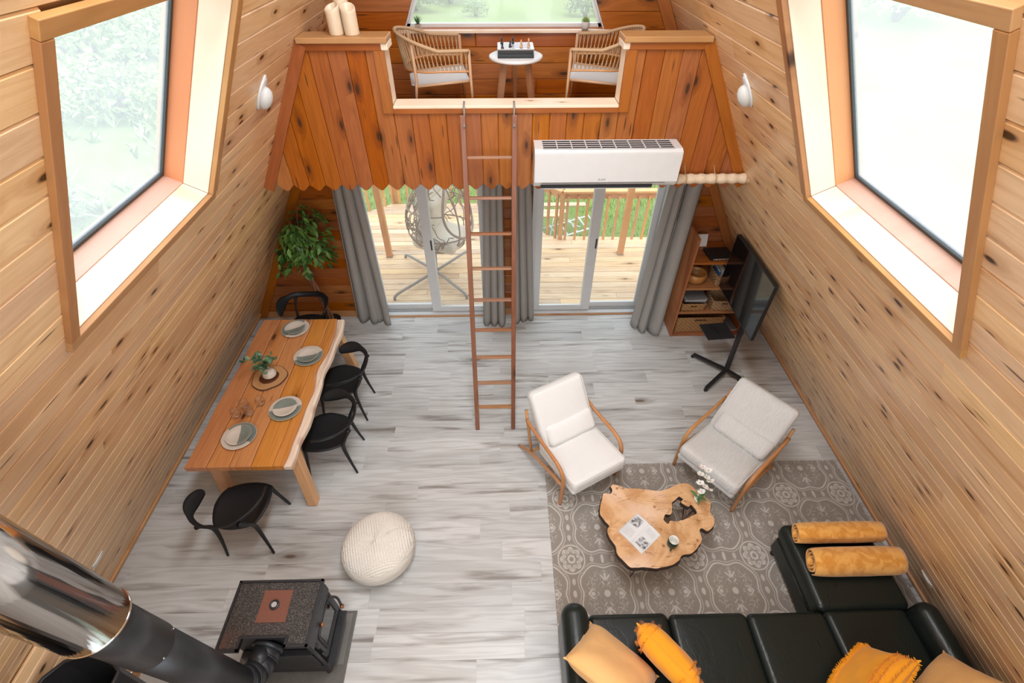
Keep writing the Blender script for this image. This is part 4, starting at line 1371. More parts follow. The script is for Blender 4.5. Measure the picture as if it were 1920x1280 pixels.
# ------------------------------------------------------------------ dining table
TX0, TX1, TY0, TY1, TZ = -2.845, -1.885, 2.335, 4.305, .76
t = thing('dining_table', 'long live-edge wooden dining table with pale bark edge towards the room', 'table', ((TX0 + TX1) / 2, (TY0 + TY1) / 2, 0))
tl = t.location
nb = 5
bwid = (TX1 - TX0) / nb
for k in range(nb):
    xa, xb = TX0 + k * bwid, TX0 + (k + 1) * bwid
    n = 26
    left, right = [], []
    for i in range(n + 1):
        y = TY0 + (TY1 - TY0) * i / n
        l, r_ = xa, xb
        if k == 0: l += .005 * math.sin(i * .5) + .003 * math.sin(i * 1.3)
        if k == nb - 1: r_ += -.018 + .012 * math.sin(i * .45 + 4.4) + .007 * math.sin(i * 1.1 + 1)
        else: r_ += .003 * math.sin(i * .8 + k)
        if k > 0: l += .003 * math.sin(i * .8 + k - 1)
        left.append((l + .0028, y)); right.append((r_ - .0028, y))
    cx = (xa + xb) / 2 - tl.x; cy = 0
    def mk(L_, R_, z0, z1, ins):
        m = MB()
        nn = len(L_)
        for (pts, s) in ((L_, 1), (R_, -1)):
            for (dx, z) in ((0, z0), (0, z1 - ins), (ins, z1)):
                for x, y in pts:
                    yy = y - tl.y
                    if z == z1: yy = max(TY0 - tl.y + ins, min(TY1 - tl.y - ins, yy))
                    m.v.append(Vector(((yy), -(x - tl.x + s * dx - cx), z)))
        def id_(s, lvl, i): return (s * 3 + lvl) * nn + i
        for i in range(nn - 1):
            m.f.append((id_(0, 2, i), id_(1, 2, i), id_(1, 2, i + 1), id_(0, 2, i + 1)))
            m.f.append((id_(0, 0, i), id_(0, 0, i + 1), id_(1, 0, i + 1), id_(1, 0, i)))
            for lv_ in (0, 1):
                m.f.append((id_(0, lv_, i), id_(0, lv_ + 1, i), id_(0, lv_ + 1, i + 1), id_(0, lv_, i + 1)))
                m.f.append((id_(1, lv_, i), id_(1, lv_, i + 1), id_(1, lv_ + 1, i + 1), id_(1, lv_ + 1, i)))
        for i, o in ((0, 1), (nn - 1, -1)):
            for lv_ in (0, 1):
                f = (id_(0, lv_, i), id_(1, lv_, i), id_(1, lv_ + 1, i), id_(0, lv_ + 1, i))
                m.f.append(f if o > 0 else tuple(reversed(f)))
        m.sm = [False] * len(m.f)
        return m
    if k == nb - 1:
        inner = [(x - .075 + .012 * math.sin(i * .7), y) for i, (x, y) in enumerate(right)]
        obj('top_plank', mk(left, [(x - .0001, y) for x, y in inner], TZ - .062, TZ, .004), MT['table'], t, T(cx, cy, 0) @ RZ(PI / 2))
        ed = mk(inner, right, TZ - .062, TZ - .0005, .018)
        for v in ed.v:
            v.y += .004 * noise.noise(v * 30)
        obj('live_edge', ed, MT['live'], t, T(cx, cy, 0) @ RZ(PI / 2))
    else:
        obj('top_plank', mk(left, right, TZ - .062 - .002 * (k % 2), TZ - .0015 * (k % 2), .007), MT['table'], t, T(cx, cy, 0) @ RZ(PI / 2))
for (fx, fy, tx, ty) in ((-1.945, 2.40, -1.97, 2.52), (-2.80, 2.50, -2.72, 2.52), (-1.945, 4.24, -1.97, 4.12), (-2.80, 4.20, -2.72, 4.12)):
    a = Vector((fx - tl.x, fy - tl.y, 0)); b = Vector((tx - tl.x, ty - tl.y, TZ - .062))
    X = (b - a).normalized()
    F2 = frame((a + b) / 2, X, Vector((1, 0, 0)) - X * X.x)
    L = (b - a).length
    mb = MB().cbox(-L / 2, L / 2, -.047, .047, -.047, .047, .008)
    for v in mb.v:
        if v.x < 0:
            pass
    o = obj('leg', mb, MT['legwood'], t, F2)
for yy in (2.54, 4.10):
    obj('crossbeam', MB().cbox(-.42, .42, -.035, .035, -.045, .045, .006), MT['legwood'], t, T(-.02, yy - tl.y, TZ - .11))
obj('stretcher', MB().cbox(-.78, .78, -.03, .03, -.04, .04, .006), MT['legwood'], t, T(.0, 0, TZ - .20) @ RZ(PI / 2))

# ------------------------------------------------------------------ dining chairs
BK = plain('matt_black_shell', (.010, .011, .013), .48, spec=.4, bumps=(300, .05, .001))
def dining_chair(loc, rz, label):
    t = thing('dining_chair', label, 'chair', loc, rz, 'black dining chairs')
    # seat shell
    m = MB(); nx, ny = 14, 14
    def P(u, v, top=True):
        # u,v in -1..1 mapped to a rounded plan
        sq = 1 - .13 * (u * u * v * v)
        x = u * (.236 - .025 * max(0, -v)) * sq * (1 - .05 * v * v)
        y = .018 + v * .232 * sq * (1 - .07 * u * u)
        e = max(abs(u), abs(v)) ** 4
        z = .445 - .022 * (1 - u * u) * (1 - v * v) + .012 * u * u * (1 - abs(v)) - .030 * max(0, v) ** 3 + .008 * max(0, -v)
        return Vector((x, y, z - (0 if top else .028 * (1 - .8 * e) + .010)))
    for s in (True, False):
        for j in range(ny + 1):
            for i in range(nx + 1):
                m.v.append(P(-1 + 2 * i / nx, -1 + 2 * j / ny, s))
    n1 = (nx + 1) * (ny + 1)
    q = lambda i, j: j * (nx + 1) + i
    for j in range(ny):
        for i in range(nx):
            m.f.append((q(i, j), q(i + 1, j), q(i + 1, j + 1), q(i, j + 1)))
            m.f.append((n1 + q(i, j + 1), n1 + q(i + 1, j + 1), n1 + q(i + 1, j), n1 + q(i, j)))
    for i in range(nx):
        m.f += [(q(i + 1, 0), q(i, 0), n1 + q(i, 0), n1 + q(i + 1, 0)), (q(i, ny), q(i + 1, ny), n1 + q(i + 1, ny), n1 + q(i, ny))]
    for j in range(ny):
        m.f += [(q(0, j), q(0, j + 1), n1 + q(0, j + 1), n1 + q(0, j)), (q(nx, j + 1), q(nx, j), n1 + q(nx, j), n1 + q(nx, j + 1))]
    m.sm = [True] * len(m.f)
    obj('seat', m, BK, t)
    for s in (-1, 1):
        obj('leg', MB().tube(bez([(s * .185, .185, .425), (s * .195, .20, .30), (s * .215, .245, 0)], 5), [.020] * 3 + [.017] * 3 + [.015] * 3 + [.013, .012], 8), BK, t)
        # rear leg sweeps up into the back
        obj('leg', MB().tube(bez([(s * .205, -.235, 0), (s * .185, -.20, .22), (s * .175, -.185, .42), (s * .185, -.235, .56), (s * .165, -.29, .675)], 5), [.012, .012, .013, .014, .015, .017, .018, .019, .020, .021, .022, .020, .018, .016, .015, .014, .015, .017, .02, .024, .026], 8, flat=.8), BK, t)
    # backrest band: horn - back - horn, a curved flat ribbon
    C = bez([(-.262, .05, .655), (-.278, -.06, .690), (-.255, -.18, .715), (-.175, -.275, .715), (-.07, -.312, .70), (.07, -.312, .70), (.175, -.275, .715), (.255, -.18, .715), (.278, -.06, .690), (.262, .05, .655)], 5)
    n = len(C)
    m = MB()
    seg = 8
    for i, c in enumerate(C):
        u = abs(2 * i / (n - 1) - 1)           # 1 at the horns
        hgt = .030 + .034 * math.sin(PI * min(1, (1 - u) * 1.9)) ** 1 * (1 if u > .45 else 1) + .004 * (1 - u)
        hgt = max(.02, hgt) if u < .97 else .018
        thk = .011 if u < .97 else .006
        tt = (C[min(i + 1, n - 1)] - C[max(i - 1, 0)]).normalized()
        side = tt.cross(Vector((0, 0, 1))).normalized()       # outward/inward
        upv = (Vector((0, 0, 1)) * .88 + side * (.55)).normalized()
        nn = tt.cross(upv).normalized()
        for k in range(seg):
            a = 2 * PI * k / seg
            m.v.append(c + upv * math.cos(a) * hgt + nn * math.sin(a) * thk)
    for i in range(n - 1):
        for k in range(seg):
            k2 = (k + 1) % seg
            m.f.append((i * seg + k, i * seg + k2, (i + 1) * seg + k2, (i + 1) * seg + k))
    m.f += [tuple(reversed(range(seg))), tuple(range((n - 1) * seg, n * seg))]
    m.sm = [True] * len(m.f)
    obj('backrest', m, BK, t)
    return t
c0 = dining_chair((-2.385, 2.135, 0), R(2), 'black dining chair with curved open back at the near end of the table')
dup(c0, (-1.83, 2.92, 0), R(92), 'black dining chair on the long side of the table, nearer the pouf')
dup(c0, (-1.85, 3.61, 0), R(89), 'black dining chair on the long side of the table, nearer the curtain')
dup(c0, (-2.50, 4.55, 0), R(180), 'black dining chair at the far end of the table under the ficus')

# ------------------------------------------------------------------ table setting
def plate_mat(name, ang, off=0.0, flip=False):
    g = G(name, .25, .6)
    x, y, z = g.sep(g.xyz())
    d = x * math.cos(ang) + y * math.sin(ang) - off
    f = d.gt(0) if not flip else d.lt(0)
    r = (x * x + y * y).sqrt()
    n = g.noise(g.xyz(), 30, 3)
    c = g.mix(f, g.mix(n, (.60, .53, .45), (.68, .62, .55)), g.mix(n, (.17, .205, .18), (.24, .275, .245)))
    g.col(c)
    return g.m
PP = [(0, 0), (.55, 0), (.60, .004), (.98, .016), (1.0, .020), (.97, .021), (.60, .010), (.55, .006), (0, .006)]
def plate(x, y, z, r, ang, off, label, cat='plate'):
    t = thing('plate', label, cat, (x, y, z), 0, 'two-tone plates on the dining table')
    m = MB().lathe([(a * r, b * (r / .14)) for a, b in PP], 40)
    obj('dish', m, plate_mat('two_tone_glaze', ang, off), t)
    rm = MB().lathe([(r * .975, .0195 * r / .14), (r * .99, .0220 * r / .14), (r * 1.005, .0195 * r / .14)], 40, cap=False)
    obj('rim', rm, plain('unglazed_rim', (.60, .50, .40), .6) if 'unglazed_rim' not in bpy.data.materials else bpy.data.materials['unglazed_rim'], t)
for (x, y, nm, a1, a2) in ((-2.418, 4.120, 'farthest from the stove, by the ficus end', R(150), R(-60)), (-2.144, 3.675, 'nearest the live edge, beside the upper side chair', R(-60), R(-75)), (-2.158, 2.960, 'between the glasses and the lower side chair', R(-75), R(105)), (-2.476, 2.645, 'at the near end of the table', R(60), R(10))):
    plate(x, y, TZ, .152, a1, .0, 'large sage and cream plate ' + nm)
    plate(x, y, TZ + .0235 * .9, .112, a2, .005, 'small plate stacked on the large one ' + nm)
t = thing('wood_slice_board', 'round bark-edged wood slice board under the small potted plant', 'board', (-2.456, 3.375, TZ))
def wob(p, a, r, z):
    k = 1 + .04 * math.sin(3 * a + 1) + .02 * math.sin(7 * a)
    return Vector((p.x * k, p.y * k, p.z))
def slice_mat():
    g = G('wood_slice', .45)
    x, y, z = g.sep(g.xyz())
    r = (x * x + y * y).sqrt() + (g.noise(g.xyz(), 9, 3) - .5) * .02
    rings = ((r * 900).sin() * .5 + .5) * .25
    g.col(g.mix(r.ss(.099, .092), g.mix(rings, (.55, .30, .13), (.40, .19, .07)), (.10, .03, .012)))
    return g.m
obj('slice', MB().lathe([(0, 0), (.165, 0), (.165, .018), (0, .018)], 40, fn=wob, smooth=False), slice_mat(), t)
obj('bark_rim', MB().lathe([(.1645, .0), (.172, .004), (.172, .014), (.1645, .0175)], 60, cap=False, fn=lambda p, a, r, z: wob(p * (1), a, r, z) + Vector((math.cos(a), math.sin(a), 0)) * .003 * math.sin(a * 31)), plain('bark', (.10, .05, .03), .9, bumps=(60, .6), var=.4), t)
t = thing('vase_with_greenery', 'ribbed white bud vase of variegated greenery on the wood slice', 'vase', (-2.452, 3.392, TZ + .0182))
def rib(p, a, r, z):
    return p
obj('vase', MB().lathe([(0, 0), (.045, 0), (.066, .014), (.068, .030), (.060, .040), (.062, .050), (.052, .066), (.030, .080), (.024, .100), (.030, .108), (.024, .106), (.018, .085), (0, .08)], 28), plain('pearl_glaze', (.66, .60, .52), .25, var=.1), t)
VG = leaf_mat('variegated_leaf', (.015, .07, .025), (.20, .34, .20), .35)
m = MB(); sm = MB(); r = random.Random(4)
for k in range(8):
    a = -1.9 + k * .85 + r.uniform(-.2, .2)
    L = r.uniform(.10, .19)
    tip = Vector((math.cos(a) * L, math.sin(a) * L, .15 + r.uniform(0, .08)))
    P = bez([(0, 0, .10), (tip.x * .4, tip.y * .4, tip.z + .01), tip], 4)
    sm.tube(P, .0022, 4)
    for i in range(9):
        p = P[min(len(P) - 1, 3 + i % 6)]
        d = Vector((r.uniform(-1, 1), r.uniform(-1, 1), r.uniform(-.2, .7)))
        sz = .065 if k in (2, 5, 6) else .045
        m.leaf(p, d, (r.uniform(-.4, .4), r.uniform(-.4, .4), 1), sz, sz * .72, .15)
obj('stems', sm, SUC, t); obj('leaves', m, VG, t)
for (x, y, lab) in ((-2.415, 3.03, 'stemless clear glass of the four nearest the wood slice'), (-2.555, 2.995, 'stemless clear glass beside the table centre, farthest from the live edge'), (-2.475, 2.905, 'stemless clear glass of the four nearest the near plate'), (-2.59, 2.885, 'stemless clear glass at the corner of the group by the wall')):
    t = thing('wine_glass', lab, 'glass', (x, y, TZ), 0, 'stemless glasses on the dining table')
    obj('bowl', MB().lathe([(0, 0), (.022, 0), (.034, .010), (.044, .035), (.043, .065), (.034, .105), (.0335, .106), (.0325, .105), (.0415, .065), (.0425, .036), (.033, .014), (.020, .007), (0, .006)], 32), MT['tumbler'], t)

# ------------------------------------------------------------------ rug
rg = MB()
RX0, RX1, RY0, RY1 = .362, 3.44, -.35, 2.765
rg.cbox(RX0, RX1, RY0, RY1, .0005, .011, .003)
ro = obj('area_rug', rg, MT['rug'])
setp(ro, 'large taupe rug woven with pale medallions under the sofa and coffee table', 'rug')

# ------------------------------------------------------------------ armchairs
def cord_mat(name, c1, c2, ridge):
    g = G(name, .9, .15)
    x, y, z = g.sep(g.xyz())
    n = g.noise(g.comb(x, y, z), 6, 3)
    if ridge:
        st = (x * (2 * PI / .0105)).sin() * .5 + .5
        g.col(g.mix(st * .75 + n * .25, c1, c2))
        g.bump(st, .7, .004)
    else:
        f = g.noise(g.comb(x, y, z), 320, 2)
        g.col(g.mix(n * .5 + f * .5, c1, c2)); g.bump(f + n * 2, .25, .003)
    return g.m
WH1 = cord_mat('white_linen_upholstery', (.74, .74, .73), (.82, .82, .81), False)
WH2 = cord_mat('white_corduroy', (.58, .58, .57), (.84, .84, .83), True)
def soft(seed, amp=.006, f=7):
    o = Vector((seed * 3.1, seed, 0))
    def fn(p):
        n = noise.noise(p * f + o); return p + Vector((0, 0, n * amp))
    return fn
def armchair(loc, rz, fab, label, xo=0.0):
    t = thing('armchair', label, 'chair', loc, rz)
    o = obj('seat_cushion', MB().rbox(0, 0, 0, .305, .315, .062, .045, 4, bulge=.018, fn=soft(1), dens=8), fab, t, T(xo, -.015, .405) @ RX(R(7)))
    pp = MB()
    def loop(a, b, r, z, n=10):
        P = []
        for cx, cy, s in ((a - r, b - r, 0), (-a + r, b - r, 1), (-a + r, -b + r, 2), (a - r, -b + r, 3)):
            for k in range(6):
                an = PI / 2 * s + PI / 2 * k / 5
                P.append(Vector((cx + math.cos(an) * r, cy + math.sin(an) * r, z)))
        P.append(P[0]); return P
    pp.tube(loop(.296, .306, .04, .046), .0045, 5, cap=False)
    obj('piping', pp, fab, o)
    obj('seat_base', MB().rbox(0, 0, 0, .30, .30, .03, .02, 2), fab, t, T(xo, -.01, .318) @ RX(R(7)))
    b = obj('back_cushion', MB().rbox(0, 0, 0, .300, .30, .065, .05, 4, bulge=.02, fn=soft(4), dens=8), fab, t, T(xo, -.405, .655) @ RX(R(-57)))
    pp = MB().tube(loop(.29, .29, .05, .050), .0045, 5, cap=False)
    obj('piping', pp, fab, b)
    obj('lumbar_pillow', MB().rbox(0, 0, 0, .275, .115, .055, .054, 4, bulge=.02, fn=soft(9), dens=6), fab, t, T(xo - .02, -.262, .535) @ RX(R(-50)))
    for s in (-1, 1):
        x = xo + s * .338
        w = .021
        P = bez([(x, .165, .0117), (x, .175, .30), (x, .165, .47), (x, .115, .545), (x, .0, .575), (x, -.25, .575), (x, -.50, .60)], 5)
        obj('arm', MB().tube(P, [.019 + .004 * math.sin(PI * i / (len(P) - 1)) for i in range(len(P))], 8, flat=.85), MT['oak'], t)
        obj('side_rail', MB().tube(bez([(x, .165, .355), (x, -.15, .265), (x, -.40, .165), (x, -.63, .0)], 4), [.018] * 9 + [.020, .019, .018, .016], 8), MT['oak'], t)
        obj('back_post', MB().tube([(x - s * .01, -.40, .165), (x - s * .012, -.47, .44), (x - s * .012, -.535, .70)], .016, 8), MT['oak'], t)
    obj('crossbar', MB().tube([(xo - .338, .15, .30), (xo + .338, .15, .30)], .014, 8), MT['oak'], t)
    obj('crossbar', MB().tube([(xo - .33, -.40, .17), (xo + .33, -.40, .17)], .014, 8), MT['oak'], t)
    return t
armchair((.70, 2.63, 0), R(208), WH1, 'smooth white linen armchair with wooden arms nearest the ladder', 0)
armchair((2.06, 2.585, 0), R(128.8), WH2, 'white corduroy armchair with wooden arms nearest the television stand', 0)

# ------------------------------------------------------------------ coffee table (burl slab)
CT = [(0.943, 2.291), (1.083, 2.25), (1.251, 2.23), (1.384, 2.217), (1.49, 2.263), (1.60, 2.290), (1.665, 2.262), (1.70, 2.20), (1.752, 2.15), (1.789, 2.103), (1.751, 2.003), (1.768, 1.953), (1.745, 1.90), (1.713, 1.858), (1.665, 1.84), (1.632, 1.86), (1.60, 1.835), (1.597, 1.768), (1.56, 1.71), (1.503, 1.66), (1.40, 1.635), (1.36, 1.60), (1.297, 1.562), (1.22, 1.545), (1.138, 1.538), (1.05, 1.547), (0.98, 1.545), (0.936, 1.562), (0.874, 1.649), (0.864, 1.715), (0.822, 1.807), (0.82, 1.87), (0.838, 1.90), (0.812, 1.94), (0.779, 1.999), (0.782, 2.05), (0.799, 2.098), (0.834, 2.196), (0.90, 2.205), (0.925, 2.235), (.918, 2.275)]
HL = [(1.328, 1.938), (1.345, 1.985), (1.401, 2.0), (1.425, 2.06), (1.449, 2.11), (1.51, 2.150), (1.545, 2.135), (1.523, 2.095), (1.572, 2.065), (1.60, 2.082), (1.625, 2.045), (1.632, 2.005), (1.579, 1.967), (1.513, 1.949), (1.438, 1.925), (1.38, 1.930), (1.35, 1.915)]
CTZ = .42
t = thing('coffee_table', 'free-form burl wood slab coffee table with a hole and dark bark edge', 'table', (1.25, 1.9, .011))
def shrink(P, d):
    n = len(P); out = []
    for i in range(n):
        a, b, c = Vector(P[i - 1]), Vector(P[i]), Vector(P[(i + 1) % n])
        e = (c - a).normalized(); out.append(tuple(b + Vector((e.y, -e.x)) * -d if True else b))
    return out
def dense(P, amp, f, n=4, seed=0):
    out = []
    L = len(P)
    pts = bez([(x, y, 0) for x, y in P + [P[0]]], n)[:-1]
    for i, p in enumerate(pts):
        k = noise.noise(Vector((p.x * f, p.y * f, seed))) * amp
        k2 = noise.noise(Vector((p.x * f, p.y * f, seed + 5))) * amp
        out.append((p.x + k - 1.25, p.y + k2 - 1.9))
    return out
def slab(outer, hole, z0, z1):
    bm = bmesh.new()
    def ring(P):
        vs = [bm.verts.new((x, y, z1)) for x, y in P]
        return vs, [bm.edges.new((vs[i], vs[(i + 1) % len(vs)])) for i in range(len(vs))]
    a, ea = ring(outer); b, eb = ring(hole)
    bmesh.ops.triangle_fill(bm, edges=ea + eb, use_beauty=True)
    r = bmesh.ops.extrude_face_region(bm, geom=list(bm.faces))
    for v in [g_ for g_ in r['geom'] if isinstance(g_, bmesh.types.BMVert)]:
        v.co.z = z0
    bmesh.ops.recalc_face_normals(bm, faces=bm.faces)
    me = bpy.data.meshes.new('slab'); bm.to_mesh(me); bm.free()
    return me
O1 = dense(CT, .010, 14, 4); H1 = dense(HL, .018, 22, 3, 3)
def burl_mat():
    g = G('burl_top', .35, .5)
    x, y, z = g.sep(g.xyz())
    w1 = g.noise(g.comb(x, y, 0.), 2.6, 4, 1.2)
    fig = ((w1 * 26 + x * 6).sin() * .5 + .5)
    fine = g.noise(g.comb(x * 30, y * 90, 0.), 1, 3, .5)
    c = g.mix(fig * .5 + fine * .5, (.50, .235, .085), (.78, .50, .27))
    pale = g.noise(g.comb(x, y, 4.), 1.7, 2)
    c = g.mix(pale.ss(.48, .62) * .75, c, (.84, .62, .46))
    cr_ = g.noise(g.comb(x * 1.6, y * 5, 9.), 1.5, 5, 1.4)
    c = g.mix(((cr_ - .5).abs()).ss(.013, .002) * g.noise(g.comb(x, y, 2.), 4, 2).ss(.42, .52) * .65, c, (.13, .05, .02))
    kd, kc = g.vor(g.comb(x, y, 0.), 7, '2D')
    c = g.mix(kd.ss(.13, .03) * g.sep(kc)[0].lt(.18) * .8, c, (.25, .09, .03))
    g.col(c); g.bump(fine, .1, .002); g.b.inputs['Coat Weight'].default_value = .35; g.b.inputs['Coat Roughness'].default_value = .2
    return g.m
obj('slab_top', slab(O1, H1, CTZ - .060, CTZ - .011), burl_mat(), t)
BARK = plain('dark_bark', (.045, .026, .018), .9, bumps=(50, .8, .02), var=.5)
ctr = Vector((0, 0))
m = MB()
n = len(O1)
for (P, sgn, amt) in ((O1, 1, .011), (H1, -1, .022)):
    n = len(P)
    vs = []
    for i in range(n):
        a, b, c = Vector(P[i - 1]), Vector(P[i]), Vector(P[(i + 1) % n])
        e = (c - a).normalized(); nr = Vector((e.y, -e.x))
        area_ = sum(P[k - 1][0] * P[k][1] - P[k][0] * P[k - 1][1] for k in range(n))
        if area_ < 0: nr = -nr
        nr = nr * sgn
        k = amt * (.35 + 1.0 * max(0, noise.noise(Vector((b.x * 30, b.y * 30, 2))) + .4)) if sgn > 0 else amt * max(0, noise.noise(Vector((b.x * 25, b.y * 25, 8))) + .25)
        k1 = k * (.2 if sgn > 0 else 1)
        for (d, z) in ((-.002, CTZ - .0115), (k1, CTZ - .015), (k, CTZ - .040), (k * .6, CTZ - .062), (-.004, CTZ - .063)):
            q = b + nr * d
            vs.append((q.x, q.y, z))
    f = []
    for i in range(n):
        for k in range(4):
            i2 = (i + 1) % n
            f.append((i * 5 + k, i2 * 5 + k, i2 * 5 + k + 1, i * 5 + k + 1))
    m.add(vs, f)
obj('bark_edge', m, BARK, t)
for (x, y, dx, dy) in ((-.28, .20, -.03, .02), (.36, .20, .02, .02), (.20, -.18, .02, -.01), (-.22, -.26, .0, -.02)):
    s = Vector((-dy, dx, 0)).normalized() * .05
    top1, top2 = Vector((x, y, CTZ - .062)) + s, Vector((x, y, CTZ - .062)) - s
    bt = Vector((x + dx, y + dy, .006))
    obj('hairpin_leg', MB().tube([top1, bt, top2], .006, 6), MT['blackmetal'], t)
SLZ = .011 + CTZ - .011
t = thing('magazine', 'open magazine with two grey photographs lying on the burl table', 'magazine', (1.083, 1.828, SLZ + .0002), R(-51.5))
def page_mat():
    g = G('printed_page', .4)
    x, y, z = g.sep(g.xyz())
    n = g.noise(g.comb(x, y, 0.), 38, 4)
    def rect(x0, x1, y0, y1): return x.gt(x0) * x.lt(x1) * y.gt(y0) * y.lt(y1)
    # two photo blocks and columns of tiny text
    ph = rect(-.118, -.035, .012, .105).mx(rect(.030, .118, -.095, -.005))
    lines = ((y * 900).sin().gt(.2)) * (rect(-.11, -.02, -.10, -.02).mx(rect(.02, .11, .04, .095))) * g.noise(g.comb(x * 300, y * 20, 0.), 1, 1).gt(.42) * .45
    c = g.mix(lines, (.74, .74, .74), (.35, .35, .36))
    c = g.mix(ph, c, g.mix(n.ss(.35, .65), (.10, .10, .11), (.66, .66, .66)))
    g.col(c); return g.m
pg = MB()
for s in (-1, 1):
    vs = []
    for i in range(7):
        u = i / 6
        x = s * u * .128
        z = .012 * math.sin(PI * min(1, u * 1.15 + .1)) * (1 - .35 * u) + .004
        for y in (-.125, .125): vs += [(x, y, z)]
    fs = [(2 * i, 2 * i + 1, 2 * i + 3, 2 * i + 2) for i in range(6)]
    b = MB().add(vs, fs, True)
    nv = len(vs)
    b.add([(v[0], v[1], .0) for v in vs], [tuple(reversed(f)) for f in fs], False)
    for i in range(6):
        for k in (0, 1):
            b.f.append((2 * i + k, 2 * i + 2 + k, nv + 2 * i + 2 + k, nv + 2 * i + k)); b.sm.append(False)
    b.f.append((12, 13, nv + 13, nv + 12)); b.sm.append(False)
    obj('pages', b, bpy.data.materials.get('printed_page') or page_mat(), t)
t = thing('mug', 'dark green mug with a white inside on the burl table', 'mug', (1.333, 1.725, SLZ))
GRN = plain('dark_green_glaze', (.012, .035, .027), .25)
obj('body', MB().lathe([(0, 0), (.034, 0), (.041, .006), (.0425, .04), (.041, .088), (.0385, .088), (.0385, .06)], 28, cap=False), GRN, t)
obj('inner_glaze', MB().lathe([(0, .012), (.034, .014), (.038, .04), (.0382, .0885), (.0402, .089), (.0408, .086)], 28, cap=False), MT['ceramic'], t)
obj('handle', MB().tube(bez([(-.018, -.036, .068), (-.035, -.062, .062), (-.036, -.066, .035), (-.02, -.038, .022)], 5), .006, 8), GRN, t)
# orchid
t = thing('orchid', 'white orchid spray in a small white pot on the far edge of the burl table', 'plant', (1.665, 2.12, SLZ))
obj('pot', MB().lathe([(0, 0), (.022, 0), (.030, .01), (.032, .055), (.027, .055), (.026, .045), (0, .045)], 24), MT['ceramic'], t)
st = bez([(0, 0, .04), (.01, .01, .18), (.02, .05, .28), (.0, .11, .33)], 6)
obj('stem', MB().tube(st, .0025, 5), SUC, t)
lf2 = MB()
for a, L in ((.4, .10), (2.4, .09), (4.4, .085), (5.6, .08)): lf2.leaf((0, 0, .05), (math.cos(a), math.sin(a), .35), (0, 0, 1), L, .035, .15)
obj('leaves', lf2, SUC, t)
PET = plain('orchid_petal', (.80, .80, .78), .5)
CENM = plain('orchid_lip', (.65, .35, .08), .5)
r = random.Random(6)
for k, (x, y, z) in enumerate(((.0, .125, .34), (.035, .10, .325), (-.02, .075, .31), (.02, .055, .29), (.045, .03, .27), (-.025, .02, .26), (.005, .0, .235), (.035, -.02, .215), (-.015, -.03, .20))):
    m = MB()
    c = Vector((x * 1.3, y, z))
    tilt = RX(r.uniform(-.5, .1)) @ RY(r.uniform(-.4, .4))
    for j in range(5):
        a = j * 2 * PI / 5 + r.uniform(-.1, .1) + PI / 2
        big = j in (1, 4)
        L, wd = (.034, .034) if big else (.031, .020)
        vs = [(0, 0, 0)]
        for q in range(9):
            b = -PI / 2 + PI * q / 8
            vs.append((L * (.45 + .55 * math.cos(b)), wd / 2 * math.sin(b) * 1.15, .004 + .004 * math.cos(b * 2)))
        m.add(vs, [(0, i, i + 1) for i in range(1, 9)], True, T(*c) @ tilt @ RZ(a))
    f = obj('flower', m, PET, t)
    obj('lip', MB().lathe([(0, 0), (.005, .003), (.004, .009), (0, .011)], 8, m=T(*c) @ tilt), CENM, f)

# ------------------------------------------------------------------ knitted pouf
def pouf_mat():
    g = G('knit_cotton', .95, .1)
    n = g.noise(g.xyz(), 8, 3)
    g.col(g.mix(n, (.70, .65, .58), (.82, .78, .71)))
    return g.m
PM = pouf_mat()
t = thing('knitted_pouf', 'round cream chunky-knit pouf on the bare floor between table and rug', 'pouf', (-1.18, 1.86, 0))
def pp_(u, v):
    # u around, v from bottom to top
    ang = u * 2 * PI
    ph = -PI / 2 + v * PI
    rr = .312 * max(0, math.cos(ph)) ** .62
    z = .175 + .178 * (abs(math.sin(ph)) ** .8) * (1 if math.sin(ph) > 0 else -1)
    rr *= 1 + .02 * math.sin(2 * ang + .5)
    return Vector((math.cos(ang) * rr, math.sin(ang) * rr * .98, z + (.012 * math.cos(ang * 1) if v > .5 else 0)))
m = MB()
NU, NV = 220, 150
for j in range(NV + 1):
    for i in range(NU):
        u, v = i / NU, j / NV
        p = pp_(u, v)
        q = p * 1.0
        # knit rows: straight over the top, slanted down the sides
        if p.z > .27:
            a_, b_ = (p.x * .95 + p.y * .3) / .022, (-p.x * .3 + p.y * .95) / .0175
        else:
            a_, b_ = u * 2 * PI * .33 / .020 + p.z * 22, p.z / .017
        h = (abs(math.sin(a_ * PI)) ** .8) * (abs(math.sin(b_ * PI + (int(a_) % 2) * .0)) ** .8)
        nrm = Vector((p.x, p.y, (p.z - .17) * 1.6)).normalized()
        m.v.append(p + nrm * (.0125 * h - .006))
for j in range(NV):
    for i in range(NU):
        i2 = (i + 1) % NU
        m.f.append((j * NU + i, j * NU + i2, (j + 1) * NU + i2, (j + 1) * NU + i))
m.sm = [True] * len(m.f)
zmin = min(v.z for v in m.v)
for v in m.v: v.z -= zmin
obj('cover', m, PM, t)
sm_ = MB().tube([pp_(.06, .5 + .5 * i / 20) + Vector((0, 0, -zmin)) + (pp_(.06, .5 + .5 * i / 20) - Vector((0, 0, .17))).normalized() * .004 for i in range(19)], .006, 6)
obj('seam', sm_, PM, t)

